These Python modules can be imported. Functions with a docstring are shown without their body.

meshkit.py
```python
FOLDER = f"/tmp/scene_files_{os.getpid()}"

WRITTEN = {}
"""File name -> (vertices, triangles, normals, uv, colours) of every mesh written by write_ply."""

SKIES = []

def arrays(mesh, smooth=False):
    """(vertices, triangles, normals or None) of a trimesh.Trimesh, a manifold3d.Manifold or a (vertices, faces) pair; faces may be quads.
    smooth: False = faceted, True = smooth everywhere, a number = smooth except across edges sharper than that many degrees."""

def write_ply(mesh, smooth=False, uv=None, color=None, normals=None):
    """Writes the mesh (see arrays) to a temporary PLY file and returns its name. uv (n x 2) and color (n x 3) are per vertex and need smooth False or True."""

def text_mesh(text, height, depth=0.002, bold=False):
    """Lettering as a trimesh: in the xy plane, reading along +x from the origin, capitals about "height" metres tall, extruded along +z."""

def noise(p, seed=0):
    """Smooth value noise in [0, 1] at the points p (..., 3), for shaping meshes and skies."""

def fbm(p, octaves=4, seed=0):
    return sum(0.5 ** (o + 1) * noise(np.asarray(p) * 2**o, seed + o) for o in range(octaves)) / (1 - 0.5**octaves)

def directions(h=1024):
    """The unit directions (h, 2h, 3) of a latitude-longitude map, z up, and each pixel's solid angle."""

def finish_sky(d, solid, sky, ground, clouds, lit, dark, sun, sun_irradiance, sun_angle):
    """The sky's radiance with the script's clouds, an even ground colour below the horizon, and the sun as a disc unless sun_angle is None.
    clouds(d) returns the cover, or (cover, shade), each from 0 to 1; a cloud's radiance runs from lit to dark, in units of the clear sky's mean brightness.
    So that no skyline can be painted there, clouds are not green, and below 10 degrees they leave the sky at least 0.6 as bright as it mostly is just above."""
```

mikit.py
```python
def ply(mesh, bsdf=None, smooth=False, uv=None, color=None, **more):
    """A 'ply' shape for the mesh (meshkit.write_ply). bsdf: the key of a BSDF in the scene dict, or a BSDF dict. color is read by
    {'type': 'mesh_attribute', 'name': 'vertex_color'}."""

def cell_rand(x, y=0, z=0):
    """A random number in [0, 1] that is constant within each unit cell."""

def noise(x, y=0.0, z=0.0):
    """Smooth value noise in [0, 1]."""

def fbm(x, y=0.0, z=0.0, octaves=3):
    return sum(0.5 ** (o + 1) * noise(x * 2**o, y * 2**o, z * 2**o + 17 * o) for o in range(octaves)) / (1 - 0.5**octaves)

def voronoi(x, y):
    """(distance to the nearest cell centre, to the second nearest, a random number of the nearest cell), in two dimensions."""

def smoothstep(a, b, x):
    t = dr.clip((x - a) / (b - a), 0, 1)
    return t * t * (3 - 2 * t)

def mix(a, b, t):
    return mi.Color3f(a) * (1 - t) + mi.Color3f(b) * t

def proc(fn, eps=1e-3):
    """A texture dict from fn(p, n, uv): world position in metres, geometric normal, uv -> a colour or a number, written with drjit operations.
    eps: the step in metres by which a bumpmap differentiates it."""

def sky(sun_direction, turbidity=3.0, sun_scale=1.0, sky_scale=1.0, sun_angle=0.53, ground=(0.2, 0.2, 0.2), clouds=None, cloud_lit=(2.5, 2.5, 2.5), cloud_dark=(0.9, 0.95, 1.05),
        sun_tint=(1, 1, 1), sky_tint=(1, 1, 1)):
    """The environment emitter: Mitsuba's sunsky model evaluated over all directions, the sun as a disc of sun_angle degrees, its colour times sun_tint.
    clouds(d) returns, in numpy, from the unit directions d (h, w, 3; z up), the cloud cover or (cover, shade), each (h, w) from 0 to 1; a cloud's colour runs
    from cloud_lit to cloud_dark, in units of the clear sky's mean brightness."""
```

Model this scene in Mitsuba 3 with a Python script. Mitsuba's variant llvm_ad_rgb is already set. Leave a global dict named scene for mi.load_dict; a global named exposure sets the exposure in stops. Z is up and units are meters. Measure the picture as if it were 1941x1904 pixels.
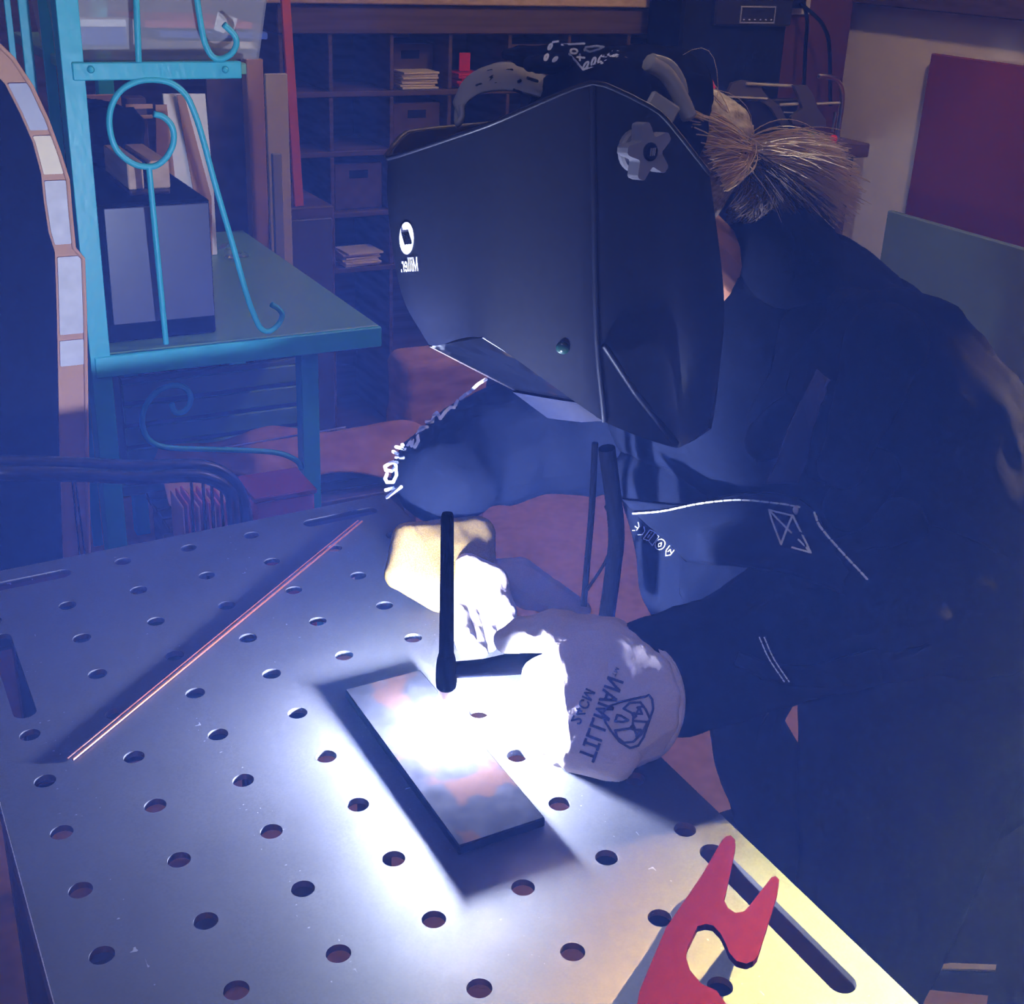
import math, random
import numpy as np, trimesh, mitsuba as mi, mikit, meshkit
import drjit as dr
import manifold3d as m3
from shapely.geometry import Polygon, Point, LineString, box as sbox
from shapely.ops import unary_union
from scipy.spatial import cKDTree
from scipy.interpolate import LinearNDInterpolator

random.seed(4); RNG = np.random.default_rng(4)
scene, labels = {}, {}
T4 = mi.ScalarTransform4f

# ------------------------------------------------------------------ camera, exposure, lights
EYE = np.array([-0.09949038, -1.06490858, 1.46532070])
RW = np.array([[0.88247544, -0.46861139, 0.04050268], [-0.15934902, -0.37887448, -0.91162603], [0.44254377, 0.79803352, -0.40902019]])  # right, down, forward
FPX = 2449.3086
exposure = 0.0
scene['camera'] = {'type': 'perspective', 'fov': math.degrees(2 * math.atan(970.5 / FPX)), 'fov_axis': 'x', 'near_clip': 0.02, 'far_clip': 60.0,
                   'to_world': T4().look_at(origin=EYE.tolist(), target=(EYE + RW[2]).tolist(), up=(-RW[1]).tolist())}
scene['ambient_light'] = {'type': 'constant', 'sampling_weight': .4, 'radiance': {'type': 'rgb', 'value': [0.06, 0.065, 0.11]}}

PIV = np.array([.25, 0, .78]); TH = .03          # the folding table stands a little out of level
RM = np.array([[math.cos(TH), 0, -math.sin(TH)], [0, 1, 0], [math.sin(TH), 0, math.cos(TH)]])
def tf(P): return (np.asarray(P, float) - PIV) @ RM.T + PIV
def itf(P): return (np.asarray(P, float) - PIV) @ RM + PIV
def wat(x, y, ax, v):                             # a point of the photograph on the plane axis = v, room axes
    d = np.array([(x - 970.5) / FPX, (y - 952) / FPX, 1]) @ RW
    return EYE + d * (v - EYE[ax]) / d[ax]
EYT, RWT = itf(EYE), RW @ RM
def tat(x, y, ax, v):                             # the same in the table's axes
    d = np.array([(x - 970.5) / FPX, (y - 952) / FPX, 1]) @ RWT
    return EYT + d * (v - EYT[ax]) / d[ax]
def tplane(x, y, p0, n):
    d = np.array([(x - 970.5) / FPX, (y - 952) / FPX, 1]) @ RWT
    return EYT + d * np.dot(p0 - EYT, n) / np.dot(d, n)

ARC = np.array([.3375, -.1765, .8125])
ARC_RADIANCE = np.array([.70, .78, 1.0]) * 23500
FUME = dict(radius=.95, sigma_t=.20, albedo=[.046, .105, .46])
WORK_LAMP, WARM_BULB = [400000, 236000, 66000], [680, 480, 275]
AR = .0097

# ------------------------------------------------------------------ helpers
def lin(*c):
    c = np.asarray(c, float) / 255
    return np.where(c < .04045, c / 12.92, ((c + .055) / 1.055) ** 2.4).tolist()
def mat(name, col=None, rough=.6, metal=0., bump=None, bscale=1., fn=None, eps=1e-3, **k):
    b = {'type': 'diffuse', 'reflectance': mikit.proc(fn) if fn else {'type': 'rgb', 'value': lin(*col)}} if not isinstance(rough, dict) and rough >= .6 and not metal else {'type': 'principled', 'base_color': mikit.proc(fn) if fn else {'type': 'rgb', 'value': lin(*col)}, 'roughness': rough, 'metallic': metal, **k}
    if bump: b = {'type': 'bumpmap', 'arbitrary': mikit.proc(bump, eps), 'scale': bscale, 'bsdf': b}
    scene[name] = {'type': 'twosided', 'bsdf': b}
def numbered(key):
    if not any(k == key or k.startswith(key + '__') for k in KEYS): KEYS.add(key); return key
    n = 1
    while any(k == f'{key}_{n:03d}' for k in KEYS): n += 1
    KEYS.add(f'{key}_{n:03d}'); return f'{key}_{n:03d}'
KEYS = set()
def thing(name, label, cat, group=None):
    k = numbered(name); labels[k] = {'label': label, 'category': cat}
    if group: labels[k]['group'] = group
    return k
def struct(name, label=None):
    k = numbered(name); labels[k] = {'kind': 'structure'}
    if label: labels[k]['label'] = label
    return k
def put(key, mesh, m, smooth=30, tab=False, **kw):
    if hasattr(mesh, 'to_mesh'): mesh = tm(mesh)
    if tab: mesh = trimesh.Trimesh(tf(mesh.vertices), mesh.faces, process=False)
    scene[key] = mikit.ply(mesh, m, smooth, **kw); return key
def part(parent, name, mesh, m, smooth=30, tab=False, label=None, kind=None, **kw):
    k = numbered(f'{parent}__{name}')
    if label or kind: labels[k] = {a: b for a, b in (('label', label), ('kind', kind)) if b}
    return put(k, mesh, m, smooth, tab, **kw)
def tm(man):
    m = man.to_mesh(); return trimesh.Trimesh(np.array(m.vert_properties[:, :3]), np.array(m.tri_verts), process=False)
def man(t): return m3.Manifold(m3.Mesh(np.asarray(t.vertices, np.float32), np.asarray(t.faces, np.uint32)))
def cat(*ms): return trimesh.util.concatenate(list(ms))
def box(lo, hi, ch=.002):
    lo, hi = np.minimum(lo, hi).astype(float), np.maximum(lo, hi).astype(float); ch = min(ch, .3 * (hi - lo).min())
    P = []
    for sx in (0, 1):
        for sy in (0, 1):
            for sz in (0, 1):
                s = np.array([sx, sy, sz]); p = np.where(s, hi, lo); q = np.where(s, -ch, ch)
                for k in range(3):
                    o = q.copy(); o[k] = 0; P.append(p + o)
    return trimesh.convex.convex_hull(np.array(P))
def obox(c, size, R=None, ch=.002):
    b = box(-np.asarray(size) / 2, np.asarray(size) / 2, ch)
    v = b.vertices if R is None else b.vertices @ np.asarray(R).T
    return trimesh.Trimesh(v + c, b.faces, process=False)
def rz(a): c, s = math.cos(a), math.sin(a); return np.array([[c, -s, 0], [s, c, 0], [0, 0, 1.]])
def ry(a): c, s = math.cos(a), math.sin(a); return np.array([[c, 0, s], [0, 1, 0], [-s, 0, c]])
def rx(a): c, s = math.cos(a), math.sin(a); return np.array([[1, 0, 0], [0, c, -s], [0, s, c]])
def frame(d, up=(0, 0, 1)):
    d = np.asarray(d, float); d = d / np.linalg.norm(d); u = np.asarray(up, float)
    if abs(d @ u) > .95: u = np.array([1., 0, 0])
    x = np.cross(u, d); x /= np.linalg.norm(x); return np.stack([x, np.cross(d, x), d], 1)
def spline(P, n=8):
    P = np.asarray(P, float); Q = np.vstack([2 * P[0] - P[1], P, 2 * P[-1] - P[-2]]); out = []
    for i in range(1, len(Q) - 2):
        for t in np.linspace(0, 1, n, endpoint=False):
            a, b, c, d = Q[i - 1:i + 3]
            out.append(.5 * (2 * b + (c - a) * t + (2 * a - 5 * b + 4 * c - d) * t * t + (3 * b - a - 3 * c + d) * t ** 3))
    return np.array(out + [P[-1]])
def tube(P, r, n=10, closed=False):
    P = np.asarray(P, float); r = np.broadcast_to(r, (len(P),)); t = np.gradient(P, axis=0); t /= np.linalg.norm(t, axis=1, keepdims=True) + 1e-12
    F = frame(t[0]); u = F[:, 0]; V = []; a = np.arange(n) * 2 * np.pi / n
    for i in range(len(P)):
        u = u - t[i] * (u @ t[i]); u /= np.linalg.norm(u); w = np.cross(t[i], u)
        V.append(P[i] + r[i] * (np.cos(a)[:, None] * u + np.sin(a)[:, None] * w))
    V = np.vstack(V + [P[:1], P[-1:]]); f = []
    for i in range(len(P) - 1):
        for j in range(n):
            A, B, C, D = i * n + j, i * n + (j + 1) % n, (i + 1) * n + (j + 1) % n, (i + 1) * n + j; f += [[A, B, C], [A, C, D]]
    L = len(P) * n
    for j in range(n): f += [[L, (j + 1) % n, j], [L + 1, L - n + j, L - n + (j + 1) % n]]
    return trimesh.Trimesh(V, f, process=False)
def lathe(prof, o, d, n=24):
    F = frame(d); prof = np.asarray(prof, float); a = np.arange(n) * 2 * np.pi / n
    V = np.vstack([np.stack([p[0] * np.cos(a), p[0] * np.sin(a), np.full(n, p[1])], 1) for p in prof]) @ F.T + o; f = []
    for i in range(len(prof) - 1):
        for j in range(n):
            A, B, C, D = i * n + j, i * n + (j + 1) % n, (i + 1) * n + (j + 1) % n, (i + 1) * n + j; f += [[A, B, C], [A, C, D]]
    return trimesh.Trimesh(V, f, process=False)
def extrude(poly, h, F=np.eye(3), o=(0, 0, 0)):   # poly in the plane of F's first two columns, height along the third
    ms = [trimesh.creation.extrude_polygon(g, h, engine='earcut') for g in getattr(poly, 'geoms', [poly])]
    m = cat(*ms); return trimesh.Trimesh(m.vertices @ np.asarray(F).T + np.asarray(o, float), m.faces, process=False)
def ball(p, r, n=20): return m3.Manifold.sphere(float(r), n).translate([float(x) for x in p])
def chain(P, R, n=20):
    out = [m3.Manifold.batch_hull([ball(P[i], R[i], n), ball(P[i + 1], R[i + 1], n)]) for i in range(len(P) - 1)]
    return m3.Manifold.batch_boolean(out, m3.OpType.Add) if len(out) > 1 else out[0]
def hull(P, R, n=20): return m3.Manifold.batch_hull([ball(p, r, n) for p, r in zip(P, R)])
def union(*ms): return m3.Manifold.batch_boolean(list(ms), m3.OpType.Add)
def organic(m, edge=.008, it=10, disp=None):
    t = tm(m.refine_to_length(edge)); t = trimesh.Trimesh(t.vertices, t.faces, process=True)
    trimesh.smoothing.filter_taubin(t, iterations=it)
    if disp is not None: t.vertices = t.vertices + t.vertex_normals * disp(t.vertices)[:, None]
    return t
def solid(V, f, th):                              # a thin shell from an open surface, thickened inwards
    t = trimesh.Trimesh(V, f, process=False); n = t.vertex_normals; W = V - n * th; k = len(V)
    e = np.sort(t.edges, axis=1); u, c = np.unique(e, axis=0, return_counts=True); rim = {tuple(x) for x in u[c == 1]}
    F = [*t.faces, *(t.faces[:, ::-1] + k)]
    for a, b in t.edges:
        if (min(a, b), max(a, b)) in rim: F += [[b, a, a + k], [b, a + k, b + k]]
    return trimesh.Trimesh(np.vstack([V, W]), np.array(F), process=False)
def grid(P):                                      # faces over an (a, b, 3) net of points
    P = np.asarray(P, float); a, b = P.shape[:2]; f = []
    for i in range(a - 1):
        for j in range(b - 1):
            k = i * b + j; f += [[k, k + 1, k + b + 1], [k, k + b + 1, k + b]]
    return P.reshape(-1, 3), np.array(f)
def drape(mesh2d, o, e1, e2, target, lift=.0006, fall=None):   # lays flat lettering (x along e1, y along e2) onto a curved surface
    w = np.cross(e1 / np.linalg.norm(e1), e2 / np.linalg.norm(e2)); 
    if w @ (EYT - o) < 0: w = -w
    w /= np.linalg.norm(w)
    t = mesh2d.copy()
    for _ in range(2):
        if len(t.faces) < 9000: t = t.subdivide()
    keep = target.vertex_normals @ w > .05; tv = target.vertices[keep] - o
    B = np.stack([e1 / (e1 @ e1), e2 / (e2 @ e2)], 1); uv = tv @ B; hgt = tv @ w
    near = (np.abs(uv - t.vertices[:, :2].mean(0)) < np.ptp(t.vertices[:, :2], axis=0) * .8 + .3).all(1)
    uv, hgt = uv[near], hgt[near]
    if len(uv) > 20 and np.ptp(t.vertices[:, 0]) > 5:      # pixel-sized art: keep the front-most layer only
        hi = np.array([hgt[ix].max() for ix in cKDTree(uv).query_ball_point(uv, 9)]); ok = hgt > hi - .009; uv, hgt = uv[ok], hgt[ok]
    if len(uv) < 8: print('drape: few points', len(uv)); uv, hgt = np.vstack([uv, RNG.normal(0, .001, (8, 2))]), np.append(hgt, np.zeros(8))
    f = LinearNDInterpolator(uv, hgt)(t.vertices[:, :2]); nn = hgt[cKDTree(uv).query(t.vertices[:, :2])[1]]
    f = np.where(np.isnan(f), nn, f)
    z = t.vertices[:, 2]; z = (z - z.min()) / max(np.ptp(z), 1e-9)
    V = o + t.vertices[:, :1] * e1 + t.vertices[:, 1:2] * e2 + (f - .001 + (lift + .001) * z)[:, None] * w
    return trimesh.Trimesh(V, t.faces, process=False)
def text2d(s, bold=True):
    t = meshkit.text_mesh(s, 1.0, .02, bold); t.vertices[:, 0] -= t.vertices[:, 0].min(); return t
def strokes(lines, w):                            # line art as a flat mesh
    g = unary_union([LineString(l).buffer(w / 2) for l in lines]); return extrude(g, .02)

# ------------------------------------------------------------------ materials
def steel(p, n, uv):
    s = mikit.fbm(p.x * 9, p.y * 9, p.z * 9, 3); g = mikit.noise(p.x * 700, p.y * 700, p.z * 700); d = mikit.noise(p.x * 260 + 9, p.y * 260, p.z * 260)
    k = .80 + .25 * s + .12 * (g - .5)
    spot = mikit.smoothstep(.95, .985, d)
    return mikit.mix(mi.Color3f(.043, .0425, .047) * k, mi.Color3f(.25, .25, .26), spot * .5)
def steel_r(p, n, uv): return .52 + .14 * mikit.fbm(p.x * 30, p.y * 30, p.z * 30, 2)
mat('mat_table', fn=steel, rough=mikit.proc(steel_r), metal=.12, specular=.2)
mat('mat_skirt', (60, 62, 72), .5, .3)
def scale_fn(p, n, uv):
    s = mikit.fbm(p.x * 70, p.y * 70, p.z * 70, 3); r = mikit.smoothstep(.56, .68, mikit.fbm(p.x * 38 + 3, p.y * 38, p.z * 38, 3))
    return mikit.mix(mi.Color3f(.0075, .0075, .0095) * (.4 + 1.2 * s), mi.Color3f(.016, .0085, .0065), r * .8)
scene['mat_plate'] = {'type': 'twosided', 'bsdf': {'type': 'bumpmap', 'arbitrary': mikit.proc(lambda p, n, uv: mikit.fbm(p.x * 180, p.y * 180, p.z * 180, 2)), 'scale': .00012, 'bsdf': {'type': 'diffuse', 'reflectance': mikit.proc(scale_fn)}}}
mat('mat_copper', (205, 120, 75), .3, .9)
scene['mat_black_rubber'] = {'type': 'twosided', 'bsdf': {'type': 'diffuse', 'reflectance': {'type': 'rgb', 'value': [.0009, .0010, .0018]}}}
mat('mat_black_gloss', (20, 21, 26), .1)
mat('mat_ceramic', (235, 180, 175), .4)
mat('mat_helmet', (19, 22, 37), .45, bump=lambda p, n, uv: mikit.noise(p.x * 900, p.y * 900, p.z * 900), bscale=.00008, specular=.2)
mat('mat_lens', (6, 7, 14), .05, specular=.45)
mat('mat_sensor', (14, 40, 34), .18, specular=.9)
mat('mat_grey_plastic', (130, 130, 138), .45)
mat('mat_pale_plastic', (175, 168, 152), .4)
mat('mat_white_print', (228, 232, 240), .6)
mat('mat_dark_print', (62, 66, 88), .7)
def cloth_fn(p, n, uv):
    s = mikit.fbm(p.x * 24, p.y * 24, p.z * 24, 3); w = mikit.noise(p.x * 1300, p.y * 1300, p.z * 1300)
    return mi.Color3f(.0048, .0060, .0125) * (.75 + .35 * s + .35 * w)
scene['mat_jacket'] = {'type': 'twosided', 'bsdf': {'type': 'diffuse', 'reflectance': mikit.proc(cloth_fn)}}
mat('mat_jacket_band', (62, 66, 86), .9, bump=lambda p, n, uv: .5 + .5 * dr.sin(p.z * 1500), bscale=.0004)
scene['mat_trousers'] = {'type': 'twosided', 'bsdf': {'type': 'diffuse', 'reflectance': {'type': 'rgb', 'value': lin(19, 20, 30)}}}
mat('mat_thread', (232, 232, 205), .7)
def leather(p, n, uv):
    s = mikit.fbm(p.x * 30, p.y * 30, p.z * 30, 3); g = mikit.noise(p.x * 900, p.y * 900, p.z * 900)
    return mi.Color3f(.50, .41, .36) * (.82 + .22 * s + .12 * g)
mat('mat_glove', fn=leather, rough=.75, bump=lambda p, n, uv: mikit.fbm(p.x * 500, p.y * 500, p.z * 500, 2), bscale=.0003)
def suede(p, n, uv):
    g = mikit.noise(p.x * 1100, p.y * 1100, p.z * 1100)
    return mi.Color3f(.24, .155, .04) * (.7 + .6 * g)
mat('mat_suede', fn=suede, rough=.9)
mat('mat_skin', (205, 140, 105), .55)
def hair_fn(p, n, uv):
    s = mikit.noise(p.x * 90, p.y * 420, p.z * 420); return mikit.mix(mi.Color3f(.09, .062, .045), mi.Color3f(.30, .22, .15), s)
mat('mat_hair', fn=hair_fn, rough=.5)
mat('mat_hair_light', (214, 184, 132), .5)
mat('mat_hair_dark', (74, 58, 48), .5)
mat('mat_bandana', (22, 26, 46), .85)
scene['mat_red_paint'] = {'type': 'twosided', 'bsdf': {'type': 'diffuse', 'reflectance': {'type': 'rgb', 'value': [.020, .0032, .0085]}}}
mat('mat_teal', (48, 165, 178), .45, bump=lambda p, n, uv: mikit.fbm(p.x * 160, p.y * 160, p.z * 60, 2), bscale=.0008)
mat('mat_green_board', (98, 142, 112), .35)
mat('mat_wall', fn=lambda p, n, uv: mi.Color3f(.72, .62, .50) * (.94 + .1 * mikit.fbm(p.x * 5, p.y * 5, p.z * 5, 3)), rough=.9)
def darkwood(p, n, uv):
    s = mikit.fbm(p.x * 3, p.y * 14, p.z * 60, 3); return mikit.mix(mi.Color3f(.030, .017, .014), mi.Color3f(.085, .045, .032), s)
mat('mat_dark_wood', fn=darkwood, rough=.55)
def wood(p, n, uv):
    s = mikit.fbm(p.x * 40, p.y * 8, p.z * 60, 3); return mikit.mix(mi.Color3f(.34, .22, .13), mi.Color3f(.56, .42, .28), s)
mat('mat_wood', fn=wood, rough=.7)
mat('mat_red_board', (112, 50, 46), .7)
mat('mat_red_wood', (74, 42, 40), .7)
mat('mat_pale_board', (190, 175, 140), .7)
mat('mat_orange', (196, 92, 44), .6)
def floor_fn(p, n, uv):
    s = mikit.fbm(p.x * 6, p.y * 6, 0, 4); j = mikit.noise(p.x * 60, p.y * 60, 0)
    return mi.Color3f(.37, .205, .145) * (.7 + .5 * s + .15 * j)
mat('mat_floor', fn=floor_fn, rough=.6)
mat('mat_rust_hide', fn=lambda p, n, uv: mikit.mix(mi.Color3f(.24, .10, .05), mi.Color3f(.50, .27, .12), mikit.fbm(p.x * 14, p.y * 14, p.z * 40, 3)), rough=.8)
mat('mat_pink', (178, 92, 84), .7)
mat('mat_black_metal', (22, 23, 30), .28, .2)
mat('mat_black_matt', (16, 17, 26), .8, specular=.12)
scene['mat_cable'] = {'type': 'twosided', 'bsdf': {'type': 'diffuse', 'reflectance': {'type': 'rgb', 'value': [.001, .001, .0015]}}}
mat('mat_box_face', (66, 70, 92), .35)
mat('mat_chrome', (215, 210, 200), .12, 1.)
mat('mat_grey_metal', (84, 82, 84), .4, .5)
mat('mat_white', (226, 222, 216), .6)
mat('mat_putty', fn=lambda p, n, uv: mi.Color3f(.50, .49, .49) * (.8 + .3 * mikit.fbm(p.x * 50, p.y * 50, p.z * 50, 3)), rough=.6)
mat('mat_tan', (172, 132, 100), .6)
mat('mat_paper', (215, 200, 168), .8)
mat('mat_red_paper', (196, 52, 44), .8)
mat('mat_brown_box', fn=lambda p, n, uv: mi.Color3f(.075, .050, .045) * (.8 + .4 * mikit.noise(p.x * 40, p.y * 40, p.z * 40)), rough=.8)
mat('mat_cloth_red', (205, 40, 42), .8)
mat('mat_green_knob', (40, 150, 80), .4)
mat('mat_blue_print', (70, 90, 150), .6)
mat('mat_olive', (92, 108, 98), .7)
scene['mat_clear'] = {'type': 'thindielectric', 'int_ior': 1.3}
scene['mat_bin'] = {'type': 'twosided', 'bsdf': {'type': 'principled', 'base_color': {'type': 'rgb', 'value': [.75, .72, .70]}, 'roughness': .3}}
scene['mat_bin'] = {'type': 'blendbsdf', 'weight': .84, 'a': scene['mat_bin'], 'b': {'type': 'thindielectric', 'int_ior': 1.3}}
scene['mat_glass'] = {'type': 'dielectric', 'int_ior': 1.5}

# ------------------------------------------------------------------ the arc and its fume
k = thing('welding_arc', 'blinding blue-white arc under the torch nozzle', 'welding arc')
arc = trimesh.creation.icosphere(2, AR); arc.apply_translation(tf(ARC))
scene[k] = {**mikit.ply(arc, 'mat_white', True), 'emitter': {'type': 'area', 'sampling_weight': 4.0, 'radiance': {'type': 'rgb', 'value': ARC_RADIANCE.tolist()}}}
k = thing('weld_fume', 'thin blue haze of fume hanging around the arc', 'fume'); labels[k]['kind'] = 'stuff'
for nm, q in (('fume_air', FUME),):
    scene[nm] = {'type': 'homogeneous', 'sigma_t': q['sigma_t'], 'albedo': {'type': 'rgb', 'value': q['albedo']}}
def ball_of(q):
    return {'type': 'sphere', 'center': tf(ARC).tolist(), 'radius': q['radius'], 'bsdf': {'type': 'null'}}
scene[k] = {**ball_of(FUME), 'interior': {'type': 'ref', 'id': 'fume_air'}}
# ------------------------------------------------------------------ the room
k = struct('floor', 'brown hardboard floor of the workshop'); put(k, box((-3, -3, -.05), (5, 5, 0)), 'mat_floor')
k = struct('wall_right', 'cream wall behind the red board'); put(k, box((3.0, -3, 0), (3.1, 2.495, 2.7)), 'mat_wall')
k = struct('wall_back'); put(k, box((-3, 3.0, 0), (5, 3.1, 2.7)), 'mat_dark_wood')
k = struct('ceiling'); put(k, box((-3, -3, 2.7), (5, 3.1, 2.8)), 'mat_white')
k = struct('trim_1', 'dark wooden rail along the top of the cream wall'); put(k, box((2.93, -3, 1.275), (2.998, 2.5, 1.42), .004), 'mat_dark_wood')

# lamps of the room, out of the picture
def lamp_panel(name, label, c, size, rad, dirn):
    k = thing(name, label, 'lamp'); F = frame(dirn); c = np.asarray(c, float)
    hs = trimesh.Trimesh(obox((0, 0, -.03), (size[0] + .06, size[1] + .06, .05)).vertices @ F.T + c, obox((0, 0, 0), (1, 1, 1)).faces, process=False)
    part(k, 'housing', hs, 'mat_white')
    q = np.array([[-1, -1, 0], [1, -1, 0], [1, 1, 0], [-1, 1, 0]]) * [size[0] / 2, size[1] / 2, 0] @ F.T + c
    kk = numbered(k + '__diffuser'); scene[kk] = {**mikit.ply((q, np.array([[0, 1, 2], [0, 2, 3]])), 'mat_white'), 'emitter': {'type': 'area', 'sampling_weight': .5, 'radiance': {'type': 'rgb', 'value': rad}}}
lamp_panel('ceiling_lamp', 'long ceiling lamp above the bench', (-.9, -1.1, 2.60), (1.2, .4), [5.2, 4.8, 6.2], (0, 0, -1))
LP, LT = np.array([2.45, .12, 2.25]), np.array([.56, -.665, .78])
k = thing('work_lamp', 'clamp work lamp aimed at the table from the right', 'lamp'); D = (LT - LP) / np.linalg.norm(LT - LP)
part(k, 'reflector', lathe([(.02, -.16), (.05, -.14), (.10, -.04), (.058, .50), (.055, .50), (.095, -.04), (.048, -.13), (.01, -.14)], LP, D), 'mat_white')
F_ = frame(D); a_ = np.linspace(0, 2 * np.pi, 24, endpoint=False); dv = np.vstack([np.stack([.04 * np.cos(a_), .04 * np.sin(a_), 0 * a_], 1) @ F_.T + LP - D * .05, [LP - D * .05]])
kk = numbered(k + '__bulb'); scene[kk] = {**mikit.ply((dv, np.array([[i, (i + 1) % 24, 24] for i in range(24)])), 'mat_white'), 'emitter': {'type': 'area', 'sampling_weight': .7, 'radiance': {'type': 'rgb', 'value': WORK_LAMP}}}
def bulb_lamp(label, c, r, rad):
    k = thing('bulb_lamp', label, 'lamp'); c = np.asarray(c, float)
    b = trimesh.creation.icosphere(2, r); b.apply_translation(c); kk = numbered(k + '__bulb')
    scene[kk] = {**mikit.ply(b, 'mat_white', True), 'emitter': {'type': 'area', 'sampling_weight': .5, 'radiance': {'type': 'rgb', 'value': rad}}}
    part(k, 'cord', tube(np.array([c + [0, 0, r + .003], [c[0], c[1], 2.7]]), .004, 6), 'mat_black_matt')
bulb_lamp('bare warm bulb hanging by the cream wall', (2.15, .75, 2.3), .05, WARM_BULB)

# ------------------------------------------------------------------ welding table (own axes)
S = .0762; HT = .78; X0, X1, Y0, Y1 = -.0385, .4955, -.6477, .343
k = table = thing('welding_table', 'grey steel welding table with rows of round holes', 'welding table')
slots = [((.006, .305), (.084, .305)), ((.381, .305), (.457, .305)), ((.002, .040), (.002, .188)), ((.4605, -.415), (.4605, -.570)), ((0.0, -.41), (0.0, -.57))]
holes = []
for i in range(7):
    for j in range(-4, 9):
        x, y = i * S, -j * S
        if any(LineString(s).distance(Point(x, y)) < .03 for s in slots): continue
        holes.append(Point(x, y).buffer(.0092, 10))
sl = [LineString(s).buffer(.0105, 8) for s in slots]
top = sbox(X0 + .004, Y0 + .004, X1 - .004, Y1 - .004).buffer(.004, 3).difference(unary_union(holes + sl))
part(k, 'top_plate', extrude(top, .006, o=(0, 0, HT - .006)), 'mat_table', 20, True)
for nm, lo, hi in (('skirt', (X0, Y0 + .004, HT - .06), (X0 + .004, Y1 - .004, HT - .007)), ('skirt', (X1 - .004, Y0 + .004, HT - .06), (X1, Y1 - .004, HT - .007)),
                   ('skirt', (X0 + .005, Y1 - .004, HT - .06), (X1 - .005, Y1, HT - .007)), ('skirt', (X0 + .005, Y0, HT - .06), (X1 - .005, Y0 + .004, HT - .007))):
    part(k, nm, box(lo, hi, .001), 'mat_skirt', 30, True)
part(k, 'edge_strip', box((X0 - .0006, Y0 + .006, HT - .006), (X0 + .0025, Y1 - .006, HT - .0002), .001), 'mat_white', 30, True, label='bright worn edge of the table top')
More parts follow.
